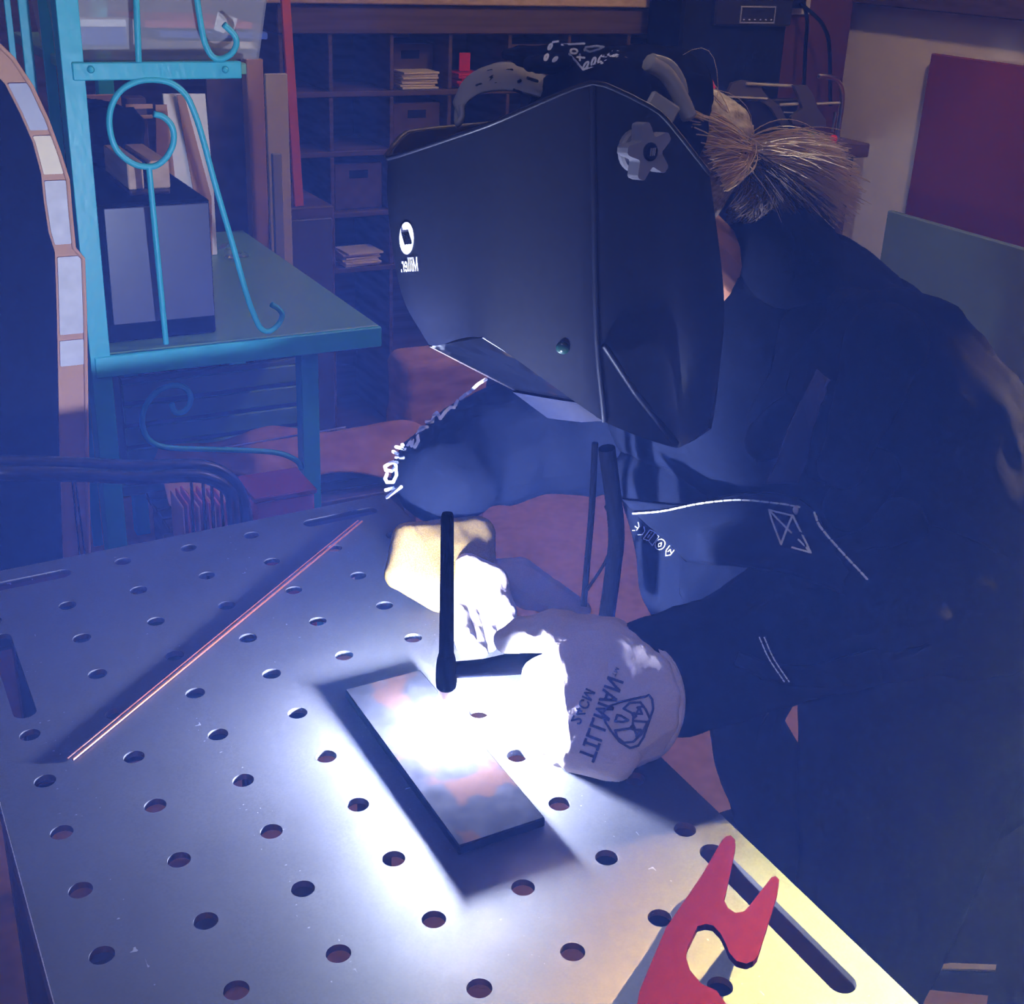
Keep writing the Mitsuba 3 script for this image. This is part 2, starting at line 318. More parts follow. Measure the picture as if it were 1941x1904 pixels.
for x, y in ((X0 + .02, Y0 + .03), (X1 - .06, Y0 + .03), (X0 + .02, Y1 - .07), (X1 - .06, Y1 - .07)):
    a = tf((x + .02, y + .02, HT - .06)); part(k, 'leg', box((a[0] - .019, a[1] - .019, 0), (a[0] + .019, a[1] + .019, a[2]), .003), 'mat_skirt')
for y in (Y0 + .05, Y1 - .05):
    part(k, 'crossbar', box((X0 + .05, y - .015, .20), (X1 - .05, y + .015, .23), .003), 'mat_skirt')

# plate, filler rods
P = tf
k = thing('steel_plate', 'dark rusty flat steel bar lying under the torch', 'steel plate')
put(k, trimesh.Trimesh(box((-.0395, -.1265, 0), (.0395, .1265, .0095), .0012).vertices @ rz(-.005).T + (.3165, -.199, HT + .0002), box((0, 0, 0), (1, 1, 1)).faces, process=False), 'mat_plate', 20, True)
a, b = tat(133, 1440, 2, HT + .002), tat(682, 988, 2, HT + .002)
for i, (da, db, lb) in enumerate((((-.0020, .0016, 0), (-.0016, .0014, 0), 'copper filler rod lying nearest the left table edge of the pair'), ((.0020, -.0016, 0), (.0022, -.0020, 0), 'copper filler rod lying on the side of the pair facing the plate'))):
    k = thing('filler_rod', lb, 'filler rod', None)
    q = np.linspace(0, 1, 14)[:, None]; L = (a + da) * (1 - q) + (b + db) * q; put(k, tube(L, .0012, 8), 'mat_copper', 40, True)

# red clamp arm plate, cut like a hook
px = [(1385,1584),(1393,1592),(1394,1606),(1376,1690),(1372,1706),(1380,1722),(1394,1731),(1410,1728),(1420,1718),(1462,1664),(1470,1661),(1477,1668),(1474,1690),(1436,1812),(1428,1822),(1414,1827),(1396,1822),(1382,1806),(1376,1790),(1366,1770),(1352,1755),(1338,1752),(1322,1756),(1303,1795),(1300,1815),(1308,1840),(1330,1866),(1358,1878),(1382,1912),(1400,1950),(1200,1950),(1212,1880),(1224,1850),(1262,1760),(1330,1660),(1368,1594),(1376,1586)]
pts = np.array([tat(x, y, 2, HT + .0355)[:2] for x, y in px])
back = [tat(1395, 1960, 2, HT + .0355)[:2], tat(1215, 1960, 2, HT + .0355)[:2]]
pol = Polygon(pts).buffer(.0012, 4).buffer(-.0012, 4)
k = thing('hook_bracket', 'red painted steel hook bracket with two prongs on the table corner', 'bracket')
part(k, 'hook_plate', extrude(pol, .0055, o=(0, 0, HT + .030)), 'mat_red_paint', 30, True)
c0 = np.array(pol.centroid.coords[0]); zf = tat(1300, 1950, 2, HT + .03)
part(k, 'foot', box((zf[0] - .02, zf[1] - .03, HT + .0003), (zf[0] + .02, zf[1] + .01, HT + .03), .003), 'mat_red_paint', 30, True)

# ------------------------------------------------------------------ welding torch
k = torch = thing('welding_torch', 'black welding torch with a long upright back cap held in the near glove', 'welding torch')
hd = tat(846, 1272, 1, -.180); up = tat(848, 985, 1, -.170); ax = (up - hd) / np.linalg.norm(up - hd)
part(k, 'back_cap', lathe([(0, .150), (.0045, .1495), (.0056, .146), (.0058, .10), (.0066, .02), (.0068, .012), (0, .012)], hd, ax), 'mat_black_rubber', 40, True)
part(k, 'torch_head', lathe([(0, .016), (.0072, .016), (.0082, .012), (.0092, .004), (.0095, -.01), (.0088, -.016), (.006, -.019), (0, -.019)], hd, ax), 'mat_black_rubber', 40, True)
part(k, 'nozzle', lathe([(.0035, -.018), (.0075, -.018), (.0056, -.025), (.0045, -.027), (.0038, -.027), (.0040, -.018)], hd, ax), 'mat_ceramic', 40, True, label='pink ceramic nozzle')
nz = hd - ax * .026; part(k, 'electrode', tube(np.array([nz + ax * .01, nz, nz - ax * .0035]), [.0011, .0011, .0004], 8), 'mat_chrome', 40, True)
hz = tat(1010, 1255, 1, -.165); hs = hd + np.array([.004, -.001, 0])
H = spline([hs, hs * .6 + hz * .4 + [0, 0, -.001], hz, hz + (hz - hs) * .55 + [0, 0, -.006], hz + (hz - hs) * 1.5 + [0, .01, -.004]], 5)
part(k, 'handle', tube(H, np.interp(np.linspace(0, 1, len(H)), [0, .25, .4, .5, 1], [.0075, .0082, .0105, .0115, .0115]), 14), 'mat_black_rubber', 40, True)

def pY(x, y, Y): return tat(x, y, 1, Y)
# ------------------------------------------------------------------ person (table axes)
k = person = thing('person', 'welder in a navy jacket and tan gloves leaning over the table with a ponytail', 'person')
def fold(A, f, seed, stretch=(1, 1, 1)):
    def d(v):
        q = v * f * np.asarray(stretch); n = meshkit.fbm(q, 3, seed); return A * (1 - 2 * np.abs(2 * n - 1))
    return d
HEADC = np.array([.605, 0., 1.215])
body = union(hull([HEADC + (0, 0, .04), HEADC + (.015, 0, .06), HEADC + (-.03, 0, -.06)], [.072, .078, .05]),
             hull([HEADC + (-.055, 0, -.055), HEADC + (-.05, 0, -.095)], [.03, .025]),
             hull([HEADC + (-.085, 0, -.012), HEADC + (-.07, 0, .025)], [.013, .008]),
             hull([HEADC + (.012, -.078, .01), HEADC + (.012, -.078, -.02), HEADC + (.02, -.08, .02)], [.012, .008, .012]),
             hull([HEADC + (.012, .078, .01), HEADC + (.012, .078, -.02), HEADC + (.02, .08, .02)], [.012, .008, .012]),
             chain([HEADC + (.02, 0, -.02), (.74, 0, 1.09), (.84, 0, 1.0), (.93, 0, .90), (1.01, 0, .76)], [.06, .065, .11, .10, .10]),
             chain([(.80, -.03, 1.04), (.83, -.17, 1.04), (.885, -.275, .88), (.87, -.29, .862), (.62, -.275, .864), (.50, -.26, .846)], [.06, .055, .045, .042, .034, .026]),
             chain([(.80, .03, 1.04), (.80, .14, 1.02), tat(1130, 805, 1, .19), tat(1010, 828, 1, .21), tat(905, 862, 1, .21), tat(850, 900, 1, .17)], [.06, .055, .048, .04, .036, .03]))
part(k, 'body', organic(body, .012, 8), 'mat_skin', True, True, label='skin of the neck and cheek')
# jacket: torso, collar, near and far sleeves
torso = union(chain([(.775, 0, 1.075), (.83, 0, 1.0), (.89, 0, .92), (.95, 0, .86)], [.10, .155, .16, .145]), chain([(.90, -.02, .96), (1.02, -.02, .84), (1.10, -.02, .70)], [.15, .165, .165]),
              hull([(.82, -.12, 1.04), (.82, .13, 1.03), (.93, .09, .87), (.95, -.06, .88)], [.078, .085, .10, .09]),
              hull([(.735, .04, .97), (.75, -.03, .975), (.78, .02, .90), (.80, -.02, .90)], [.08, .06, .07, .06]),
              hull([(.79, 0, 1.16), (.77, -.06, 1.14), (.80, 0, 1.10)], [.055, .045, .08]),
              hull([tat(1240, 905, 1, .03), tat(1236, 1000, 1, .02), tat(1275, 1110, 1, .0), tat(1370, 1230, 1, .0), (.84, .02, .92), (.88, .02, .82)], [.035, .026, .034, .040, .08, .07]))
near = chain([(.83, -.17, 1.045), (.865, -.215, .99), (.885, -.275, .89), (.87, -.292, .862)], [.085, .088, .083, .078])
near = union(near, chain([(.87, -.29, .862), (.76, -.285, .868), (.62, -.275, .864), (.515, -.262, .846)], [.078, .068, .056, .046]))
far = chain([np.array([.80, .14, 1.02]), tat(1130, 805, 1, .19), tat(1010, 828, 1, .21), tat(905, 862, 1, .21), tat(836, 905, 1, .17)], [.085, .078, .066, .056, .046])
def droop(x0, y0, Y0_, x1, y1, Y1_, r0, r1):
    return chain([tat(x0, y0, 1, Y0_), tat(x1, y1, 1, Y1_)], [r0, r1])
folds = union(droop(1530, 640, -.10, 1440, 800, -.105, .034, .010), droop(1520, 730, -.11, 1445, 838, -.12, .026, .011), droop(1600, 690, -.16, 1556, 884, -.17, .022, .011),
              droop(1680, 660, -.22, 1600, 880, -.245, .03, .012), droop(1650, 900, -.24, 1606, 960, -.25, .02, .012), droop(1700, 1000, -.27, 1640, 1060, -.275, .02, .012))
dj = lambda v: fold(.010, 9, 3, (1, 1, .55))(v) + fold(.004, 26, 7, (1, 1, .6))(v)
jacket_m = organic(union(torso, near, far, folds), .0095, 12, dj)
part(k, 'jacket', jacket_m, 'mat_jacket', True, True, label='navy flame proof welding jacket')
legs = union(hull([(1.0, -.06, .80), (1.0, .06, .80), (1.02, -.10, .72), (1.0, .10, .72)], [.13, .12, .14, .10]),
             chain([(1.00, -.12, .70), (1.00, -.12, .42), (1.02, -.09, .10)], [.15, .12, .085]), chain([(1.10, -.06, .72), (1.13, -.08, .46)], [.16, .13]),
             chain([(.98, .10, .72), tat(1408, 1360, 1, .12), tat(1500, 1600, 1, .12), (1.10, .13, .10)], [.10, .052, .066, .07]))
part(k, 'trousers', organic(legs, .016, 10, fold(.008, 9, 5, (1, 1, .5))), 'mat_trousers', True, True)
for y, x in ((-.09, 1.03), (.14, 1.10)):
    part(k, 'boot', organic(union(hull([(x, y, .045), (x - .02, y, .12)], [.05, .055]), hull([(x, y, .04), (x - .16, y, .035), (x - .10, y, .05)], [.048, .04, .045])).trim_by_plane((0., 0., 1.), .012).translate((0, 0, -.008)), .01, 5), 'mat_black_matt', True, True)


# px_drape: flat line art drawn in photograph pixels about a point, laid onto the mesh it is printed on
def px_drape(m2, target, ref, Yref, lift=.0012):
    o = tat(ref[0], ref[1], 1, Yref); sc = ((o - EYT) @ RWT[2]) / FPX; w = (EYT - o) / np.linalg.norm(EYT - o)
    return drape(m2, o, (RWT[0] - w * (RWT[0] @ w)) * sc, -(RWT[1] - w * (RWT[1] @ w)) * sc, target, lift)
def px_lines(lines, ref, w, jitter=None):
    return strokes([[(x - ref[0], ref[1] - y) for x, y in l] for l in lines], w)
def px_text(txt, ref, p0, p1, hpx, flip, bold=True):   # reading from p0 to p1, capitals hpx tall; flip: mirrored lettering
    t = text2d(txt, bold); L = np.ptp(t.vertices[:, 0]); a, b = np.array(p0, float), np.array(p1, float); e = (b - a) / L
    n = np.array([e[1], -e[0]]) / np.linalg.norm(e) * hpx * (-1 if flip else 1)
    v = t.vertices.copy(); q = a + v[:, :1] * e + v[:, 1:2] * n
    return trimesh.Trimesh(np.stack([q[:, 0] - ref[0], ref[1] - q[:, 1], v[:, 2]], 1), t.faces, process=False)

def conform(V, target, gap=.004):                # keeps a sewn-on piece just outside the cloth it is sewn to, along each line of sight
    keep = np.einsum('ij,ij->i', target.vertex_normals, EYT - target.vertices) > 0; tv = target.vertices[keep]; c = (tv - EYT) @ RWT.T
    q = c[:, :2] / c[:, 2:]; tree = cKDTree(q); out = []
    for p in V:
        cp = RWT @ (p - EYT); d, ix = tree.query(cp[:2] / cp[2], 12); z = c[ix[d < .012], 2]
        zz = min(cp[2], z.min() - gap) if len(z) else cp[2]; out.append(EYT + (p - EYT) * zz / cp[2])
    return np.array(out)
# lit jacket panel with yellow stitching, the snap and the printed marks
def net(rows, Ys, n=10):
    R = [spline([tat(x, y, 1, Y) for (x, y), Y in zip(r, yy)], n) for r, yy in zip(rows, Ys)]
    return np.array([spline(np.array(c), 5) for c in np.array(R).transpose(1, 0, 2)])
rows = [[(1180, 948), (1300, 958), (1420, 938), (1525, 955), (1610, 1085)], [(1215, 985), (1320, 985), (1430, 985), (1515, 1000), (1600, 1100)],
        [(1255, 1020), (1330, 1025), (1430, 1030), (1505, 1045), (1600, 1115)], [(1300, 1066), (1350, 1072), (1430, 1075), (1500, 1090), (1600, 1130)]]
Ys = [[-.050, -.070, -.088, -.105, -.160], [-.046, -.066, -.084, -.102, -.158], [-.043, -.062, -.080, -.098, -.156], [-.040, -.058, -.076, -.095, -.154]]
from scipy.ndimage import gaussian_filter, minimum_filter
N0 = net(rows, Ys); NV, NF = grid(N0); z0_ = (NV - EYT) @ RWT[2]; z1_ = (conform(NV, jacket_m, .005) - EYT) @ RWT[2]
k_ = gaussian_filter(minimum_filter((z1_ / z0_).reshape(N0.shape[:2]), 5, mode='nearest'), 3, mode='nearest').reshape(-1, 1); NV = EYT + (NV - EYT) * k_; pan = solid(NV, NF, .003)
if (pan.face_normals[0] @ (EYT - NV[0])) < 0: pan = solid(NV, NF[:, ::-1], .003)
pan_front = trimesh.Trimesh(NV, NF, process=False)
if np.sum((EYT - pan_front.triangles_center) * pan_front.face_normals) < 0: pan_front.invert()
flap = part(person, 'jacket_flap', pan, 'mat_jacket', True, True, label='jacket flap edged with yellow stitching')
def stitch(poly, ref, w=3.2, dash=13, gap=4):
    P = spline(np.array(poly, float), 12); L = LineString(P); out = []; s = 0
    while s < L.length:
        a = [L.interpolate(min(s + t, L.length)).coords[0] for t in np.linspace(0, dash, 3)]; out.append(a); s += dash + gap
    return px_lines([o for o in out if LineString(o).length > 1], ref, w)
rf = (1400, 1000)
for i, pl in enumerate(([(1205, 975), (1260, 970), (1330, 956), (1400, 950), (1470, 957), (1505, 966)], [(1524, 976), (1532, 1000), (1560, 1036), (1602, 1082)],
                        [(1455, 968), (1493, 980), (1514, 1040), (1470, 1028), (1455, 968)], [(1455, 968), (1514, 1040)], [(1493, 980), (1470, 1028)])):
    pl = pl if len(pl) > 2 else [tuple(np.array(pl[0]) * (1 - t) + np.array(pl[1]) * t) for t in np.linspace(0, 1, 9)]
    m = stitch(pl, rf) if i < 2 else px_lines([pl], rf, 3.0)
    part(flap, 'stitching', px_drape(m, pan_front, rf, -.08, .004), 'mat_thread', False, True, label='yellow stitching')
sp = NV[np.argmin(np.linalg.norm(((NV - EYT) @ RWT.T)[:, :2] / ((NV - EYT) @ RWT[2])[:, None] * FPX - [1517 - 970.5, 969 - 952], axis=1))]; part(flap, 'snap', lathe([(0, .0035), (.003, .003), (.0045, .0015), (.005, 0), (0, 0)], sp, EYT - sp, 16), 'mat_pale_plastic', True, True, label='round metal snap')
rf = (1245, 1020); marks = []
def loc(u, v, k=26):                              # along the flap's lower left edge
    e = np.array([.80, .60]); n = np.array([-.60, .80]); return tuple(np.array([1203, 982]) + e * u * k + n * v * k)
for g in ([(0, .1), (.3, .35), (.3, .75), (0, 1)], [(.0, .55), (.3, .55)], [(.65, .1), (.95, .35), (.95, .75), (.65, 1)], [(1.25, 0), (1.25, 1), (1.75, .85), (2.25, 1), (2.25, 0), (1.75, -.1), (1.25, 0)], [(1.75, -.1), (1.75, .85)],
          [(1.5, .35), (1.5, .7)], [(1.5, .12), (1.5, .2)], [(2.75 + .42 * math.cos(a), .5 + .5 * math.sin(a)) for a in np.linspace(0, 6.2, 14)], [(2.75, .3), (2.6, .55), (2.75, .75), (2.9, .55), (2.75, .3)],
          [(3.5, 0), (3.5, .6), (3.75, 1), (4.05, .7), (4.05, 0)], [(3.7, .6), (3.75, .3), (3.95, .5)]):
    marks.append([loc(u, v) for u, v in g])
part(person, 'printed_marks', px_drape(px_lines(marks, rf, 2.2), jacket_m, rf, -.2, .001), 'mat_white_print', False, True, label='small white care symbols printed on the jacket edge')
st = net([[(1548, 700), (1500, 800), (1472, 880), (1452, 918)], [(1572, 720), (1545, 800), (1530, 870), (1512, 918)]], [[-.150, -.165, -.170, -.172], [-.155, -.170, -.175, -.178]])
SV, SF = grid(st); SV = conform(SV, jacket_m, .003); strap = solid(SV, SF, .002); strap = strap if strap.face_normals[0] @ (EYT - SV[0]) > 0 else solid(SV, SF[:, ::-1], .002)
part(person, 'elastic_strap', strap, 'mat_jacket_band', True, True, label='ribbed grey elastic strap')
# cuff hem of the near sleeve
hem = net([[(1400, 1235), (1480, 1262), (1560, 1258), (1668, 1232)], [(1392, 1262), (1470, 1296), (1560, 1304), (1672, 1294)]], [[-.315, -.335, -.345, -.35], [-.30, -.315, -.32, -.325]])
HV, HF = grid(hem); HV = conform(HV, jacket_m, .003); hm = solid(HV, HF, .003); hm = hm if hm.face_normals[0] @ (EYT - HV[0]) > 0 else solid(HV, HF[:, ::-1], .003)
hk = part(person, 'sleeve_hem', hm, 'mat_jacket', True, True)
rf = (1470, 1260)
for d in (0, 9): part(hk, 'stitching', px_drape(stitch([(1440 + d, 1210), (1458 + d, 1250), (1486 + d, 1292)], rf, 2.4, 10, 3), hm, rf, -.32, .001), 'mat_thread', False, True, label='yellow stitching')
# cable and cords hanging from the jacket front
for pl in ([(1128, 840, -.02), (1122, 960, -.02), (1112, 1080, -.02), (1106, 1150, -.03)], [(1150, 850, -.03), (1168, 1000, -.03), (1162, 1080, -.04), (1150, 1170, -.05)], [(1148, 960, -.02), (1165, 1000, -.02), (1150, 1060, -.03), (1112, 1120, -.03)]):
    r_ = .0035 if pl[0][0] == 1128 else .009 if pl[0][0] == 1150 else .0018
    part(torch, 'cable', tube(spline([tat(*q[:2], 1, q[2]) for q in pl]), r_, 10), 'mat_cable', 40, True)

# sleeve lettering of the far arm
rf = (800, 820); cv = lambda l: [(700 + x / 6.932, 690 + y / 6.932) for x, y in l]
G = [[(225, 1650), (425, 1600), (240, 1740)], [(370, 1290), (300, 1290), (215, 1340), (225, 1390), (300, 1400), (360, 1340)], [(240, 1440), (215, 1500), (240, 1550), (320, 1545), (365, 1450), (350, 1300)], [(320, 1150), (450, 1225), (360, 1225)],
     [(360, 1090), (470, 1115), (440, 1060)], [(510, 1060), (570, 1000), (560, 1075)], [(600, 1090), (645, 1010), (630, 930), (680, 840), (760, 830)], [(650, 900), (710, 850)], [(750, 765), (830, 760), (850, 680), (890, 640), (935, 720)],
     [(950, 700), (1010, 620), (1080, 560), (1120, 570)], [(1140, 540), (1170, 480)], [(1210, 450), (1280, 390)], [(1300, 380), (1345, 350)], [(1375, 320), (1450, 250), (1560, 180)]]
part(person, 'sleeve_print', px_drape(px_lines([cv(g) for g in G], rf, 6.5), jacket_m, rf, .2, .001), 'mat_white_print', False, True, label='white lettering along the far sleeve')

# gloves
def pY(x, y, Y): return tat(x, y, 1, Y)
pz = lambda x, y, z: tat(x, y, 2, HT + z)
oc = np.array([.478, -.272, .835]); ring = []
for a in np.linspace(0, 2 * np.pi, 12, endpoint=False):
    ring.append(oc + np.array([.012 * math.sin(a) - .012 * math.cos(a), .044 * math.cos(a) , .052 * math.sin(a)]))
palm = hull([pY(1075, 1225, -.20), pY(1150, 1225, -.222), pY(1065, 1330, -.215), pz(1100, 1420, .030), pz(1165, 1430, .030), pY(1190, 1290, -.245)], [.021, .026, .022, .021, .022, .028])
cuff = hull(list(np.array(ring) - [.006, 0, 0]) + [pY(1150, 1225, -.222), pz(1150, 1425, .028), pY(1150, 1320, -.24)], [.004] * 12 + [.024, .020, .026])
thumb = chain([pY(1120, 1215, -.205), pY(1045, 1196, -.192), pY(985, 1204, -.178), pY(962, 1212, -.172)], [.023, .0185, .0150, .0115])
fi = [chain([pY(1062, 1268, -.205), pY(1022, 1278, -.190), pY(1010, 1312, -.172), pY(1045, 1318, -.155)], [.019, .0145, .0125, .011]),
      chain([pY(1066, 1330, -.215), pY(1036, 1338, -.200), pz(1022, 1372, .018), pz(1048, 1366, .014)], [.02, .0145, .0125, .011]),
      chain([pY(1075, 1375, -.225), pY(1046, 1388, -.212), pz(1036, 1402, .015), pz(1070, 1388, .013)], [.02, .0145, .0125, .011]),
      chain([pz(1096, 1415, .030), pz(1066, 1424, .020), pz(1062, 1428, .014), pz(1092, 1408, .012)], [.018, .0135, .0115, .010])]
glove = organic(union(palm, cuff, thumb, *fi), .0045, 6, lambda v: fold(.0022, 40, 11)(v))
gk = part(person, 'glove', glove, 'mat_glove', True, True, label='tan leather glove gripping the torch')
rt = np.array(ring + ring[:1]); part(gk, 'cuff_rim', tube(spline(rt, 4), .0048, 8), 'mat_glove', True, True, label='bound rim of the cuff')
rf = (1130, 1340)
part(gk, 'lettering', px_drape(px_text('TILLMAN', rf, (1098, 1430), (1152, 1284), 29, True), glove, rf, -.24), 'mat_dark_print', False, True, label='dark printed maker name')
part(gk, 'lettering', px_drape(px_text('24CM', rf, (1084, 1366), (1112, 1306), 18, True), glove, rf, -.24), 'mat_dark_print', False, True, label='dark printed size code')
part(gk, 'lettering', px_drape(px_text('TM', rf, (1158, 1282), (1166, 1268), 7, True, False), glove, rf, -.24), 'mat_dark_print', False, True, label='dark printed trademark letters')
cw = lambda l: [(920 + x / 5.289, 1130 + y / 5.289) for x, y in l]
SH = [[(1165, 1175), (1230, 1110), (1330, 1070), (1450, 1040), (1580, 1015), (1610, 1000), (1640, 1040), (1650, 1130), (1610, 1250), (1560, 1400), (1510, 1480), (1430, 1500), (1330, 1440), (1250, 1340), (1200, 1260), (1165, 1175)],
      [(1370, 1130), (1430, 1075), (1530, 1070), (1580, 1140), (1615, 1220)], [(1290, 1335), (1310, 1400), (1370, 1450), (1460, 1445), (1540, 1370), (1600, 1250)], [(1370, 1130), (1455, 1175)], [(1290, 1335), (1440, 1315)],
      [(1310, 1190), (1290, 1250), (1360, 1255), (1415, 1240), (1350, 1200), (1310, 1190)], [(1470, 1170), (1490, 1200), (1470, 1215), (1455, 1190), (1470, 1170)], [(1490, 1180), (1520, 1120), (1545, 1180), (1490, 1180)], [(1460, 1285), (1475, 1310), (1455, 1325), (1440, 1300), (1460, 1285)],
      [(1470, 1330), (1500, 1390), (1530, 1330), (1470, 1330)], [(1460, 1220), (1455, 1285)], [(1465, 1245), (1580, 1255)], [(1500, 1120), (1540, 1110)], [(1490, 1390), (1535, 1335)]]
part(gk, 'shield_print', px_drape(px_lines([cw(g) for g in SH], rf, 4.0), glove, rf, -.24), 'mat_dark_print', False, True, label='dark printed shield emblem')
# far glove feeding the rod: suede gauntlet and hand
cuff2 = hull([pY(772, 1020, .105), pY(905, 1012, .13), pY(762, 1088, .075), pY(905, 1075, .085), pY(838, 1130, .045), pY(850, 1015, .125)], [.016, .02, .018, .02, .018, .018])
gf = part(person, 'glove', organic(union(hull([pY(885, 1085, .065), pY(930, 1105, .05), pY(880, 1150, .02), pY(930, 1160, .01)], [.02, .02, .016, .016]),
      hull([pY(935, 1090, .095), pY(985, 1086, .10), pY(1000, 1130, .085), pY(1100, 1158, .08)], [.017, .017, .015, .012]),
      chain([pY(862, 1130, .045), pY(872, 1180, -.005), pY(885, 1222, -.045)], [.013, .0115, .0098]), chain([pY(885, 1140, .03), pY(896, 1195, -.015), pY(905, 1240, -.055)], [.0135, .0118, .010]),
      chain([pY(912, 1145, .02), pY(922, 1198, -.02), pY(928, 1244, -.055)], [.0135, .0115, .0098]), chain([pY(938, 1150, .015), pY(946, 1195, -.02), pY(950, 1232, -.045)], [.0125, .011, .0092]),
      chain([pY(940, 1120, .04), pY(958, 1165, .0), pY(962, 1205, -.03)], [.014, .012, .010])), .0045, 6, fold(.0018, 40, 17)), 'mat_glove', True, True, label='tan leather glove of the far hand feeding the weld')
part(gf, 'gauntlet', organic(cuff2, .006, 8, fold(.0016, 30, 13)), 'mat_suede', True, True, label='yellow suede gauntlet')

# hair, ponytail, bandana
hr = hull([HEADC + (.03, 0, .045), HEADC + (.035, 0, .02), pY(1345, 290, -.02), pY(1350, 260, .02)], [.076, .078, .035, .04])
part(person, 'hair', organic(hr, .008, 6, fold(.003, 60, 19, (.3, 1, 1))), 'mat_hair', True, True, label='pinned brown hair at the back of the head')
tie = pY(1407, 290, -.02)
part(person, 'hair_tie', tube(spline([tie + .013 * np.array([.15 * math.cos(a), math.cos(a), math.sin(a)]) for a in np.linspace(0, 2 * np.pi, 14)], 3), .004, 8), 'mat_black_matt', True, True, label='dark hair tie')
def strands(n, start, end, r, sag, seed, tip=.35):
    g = np.random.default_rng(seed); V, F = [], []; t = np.linspace(0, 1, 9)[:, None]
    for _ in range(n):
        a, b = start(g), end(g); c = (a + b) / 2 + sag(g); L = (1 - t) ** 2 * a + 2 * t * (1 - t) * c + t * t * b
        m = tube(L, np.linspace(r, r * tip, 9), 3); F.append(np.array(m.faces) + sum(len(x) for x in V)); V.append(m.vertices)
    return trimesh.Trimesh(np.vstack(V), np.vstack(F), process=False)
def rnd(g, s): return g.normal(0, s, 3)
def tail_end(g):
    u = g.uniform(0, 1); x = 1560 + 50 * math.sin(u * math.pi * .9) + g.normal(0, 16); y = 262 + 170 * u + g.normal(0, 8)
    if u > .72: x -= 40 * (u - .72)
    return pY(x, y, -.02 + g.normal(0, .022))
pt = part(person, 'ponytail', strands(900, lambda g: tie + rnd(g, .004), tail_end, .0008, lambda g: np.array([-.006, 0, .018]) + rnd(g, .006), 5), 'mat_hair_light', True, True, label='blond ends of the ponytail', kind='stuff')
part(person, 'ponytail', strands(500, lambda g: tie + rnd(g, .004), lambda g: pY(g.uniform(1480, 1590), g.uniform(390, 440), -.03 + g.normal(0, .02)), .0008, lambda g: np.array([.0, 0, .006]) + rnd(g, .007), 6), 'mat_hair_dark', True, True, label='darker strands under the ponytail', kind='stuff')
def root(g):
    a = g.uniform(0, 1); return pY(1290 + 90 * a + g.normal(0, 4), 195 + 165 * a + g.normal(0, 5), -.070 + .015 * g.normal())
part(person, 'hair_strand', strands(650, root, lambda g: tie + rnd(g, .006), .0007, lambda g: np.array([.004, -.020, .008]) + rnd(g, .004), 8, .8), 'mat_hair_light', True, True, label='strands combed back to the tie', kind='stuff')
part(person, 'hair_strand', strands(160, lambda g: pY(1170 + g.uniform(0, 130), 105 + g.uniform(0, 90), -.03), lambda g: pY(1380 + g.normal(0, 30), 300 + g.normal(0, 25), -.02), .00045, lambda g: np.array([.01, 0, .03]) + rnd(g, .014), 9, .6), 'mat_hair_light', True, True, label='loose flyaway strands', kind='stuff')
part(person, 'hair_strand', strands(500, lambda g: pY(1400 + g.uniform(0, 60), 330 + g.uniform(0, 30), -.03), lambda g: pY(1375 + g.uniform(0, 90), 395 + g.uniform(0, 30), -.045), .0007, lambda g: np.array([.0, -.01, .004]) + rnd(g, .006), 10, .8), 'mat_hair_dark', True, True, label='dark hair at the nape', kind='stuff')
bnd = organic(union(hull([HEADC + (-.01, 0, .052), HEADC + (-.005, -.028, .042), HEADC + (-.005, .028, .042), HEADC + (.034, 0, .052), HEADC + (.040, -.02, .035)], [.086, .078, .078, .087, .080]).trim_by_plane((0., 0., 1.), 1.245).trim_by_plane((-.8, 0., .6), .262),
      chain([pY(1060, 105, .0), pY(1020, 108, .01), pY(985, 106, .02), pY(962, 104, .02)], [.010, .007, .008, .003]), chain([pY(1060, 110, .0), pY(1035, 122, -.01), pY(1005, 122, -.02)], [.010, .007, .004])), .006, 4, fold(.003, 40, 23))
bk = part(person, 'bandana', bnd, 'mat_bandana', True, True, label='navy bandana printed with white paisley')
cb = lambda l: [(850 + x / 3.882, 60 + y / 3.882) for x, y in l]
el = lambda cx, cy, rx_, ry_, a: [(cx + rx_ * math.cos(t) * math.cos(a) - ry_ * math.sin(t) * math.sin(a), cy + rx_ * math.cos(t) * math.sin(a) + ry_ * math.sin(t) * math.cos(a)) for t in np.linspace(0, 6.28, 12)]
PA = [el(1010, 255, 34, 12, -1.0), el(1070, 225, 34, 12, -1.2), el(1125, 205, 34, 12, -1.0), el(1180, 190, 34, 11, -.8), el(1240, 165, 30, 10, -.6), [(1000, 130), (1040, 150), (1110, 130), (1150, 110), (1090, 105), (1010, 115), (1000, 140)],
      el(920, 145, 26, 18, 0), [(945, 190), (1000, 195)], [(965, 170), (965, 215)], [(885, 165), (990, 285), (1270, 185), (1200, 130)], [(830, 95), (1000, 85)], el(740, 110, 24, 10, -1.1), el(715, 190, 24, 10, -1.2), el(780, 205, 22, 8, -.8), [(760, 75), (800, 70)]]
rf = (1110, 100); part(bk, 'paisley_print', px_drape(px_lines([cb(g) for g in PA], rf, 4.0), bnd, rf, -.05, .001), 'mat_white_print', False, True, label='white paisley print')

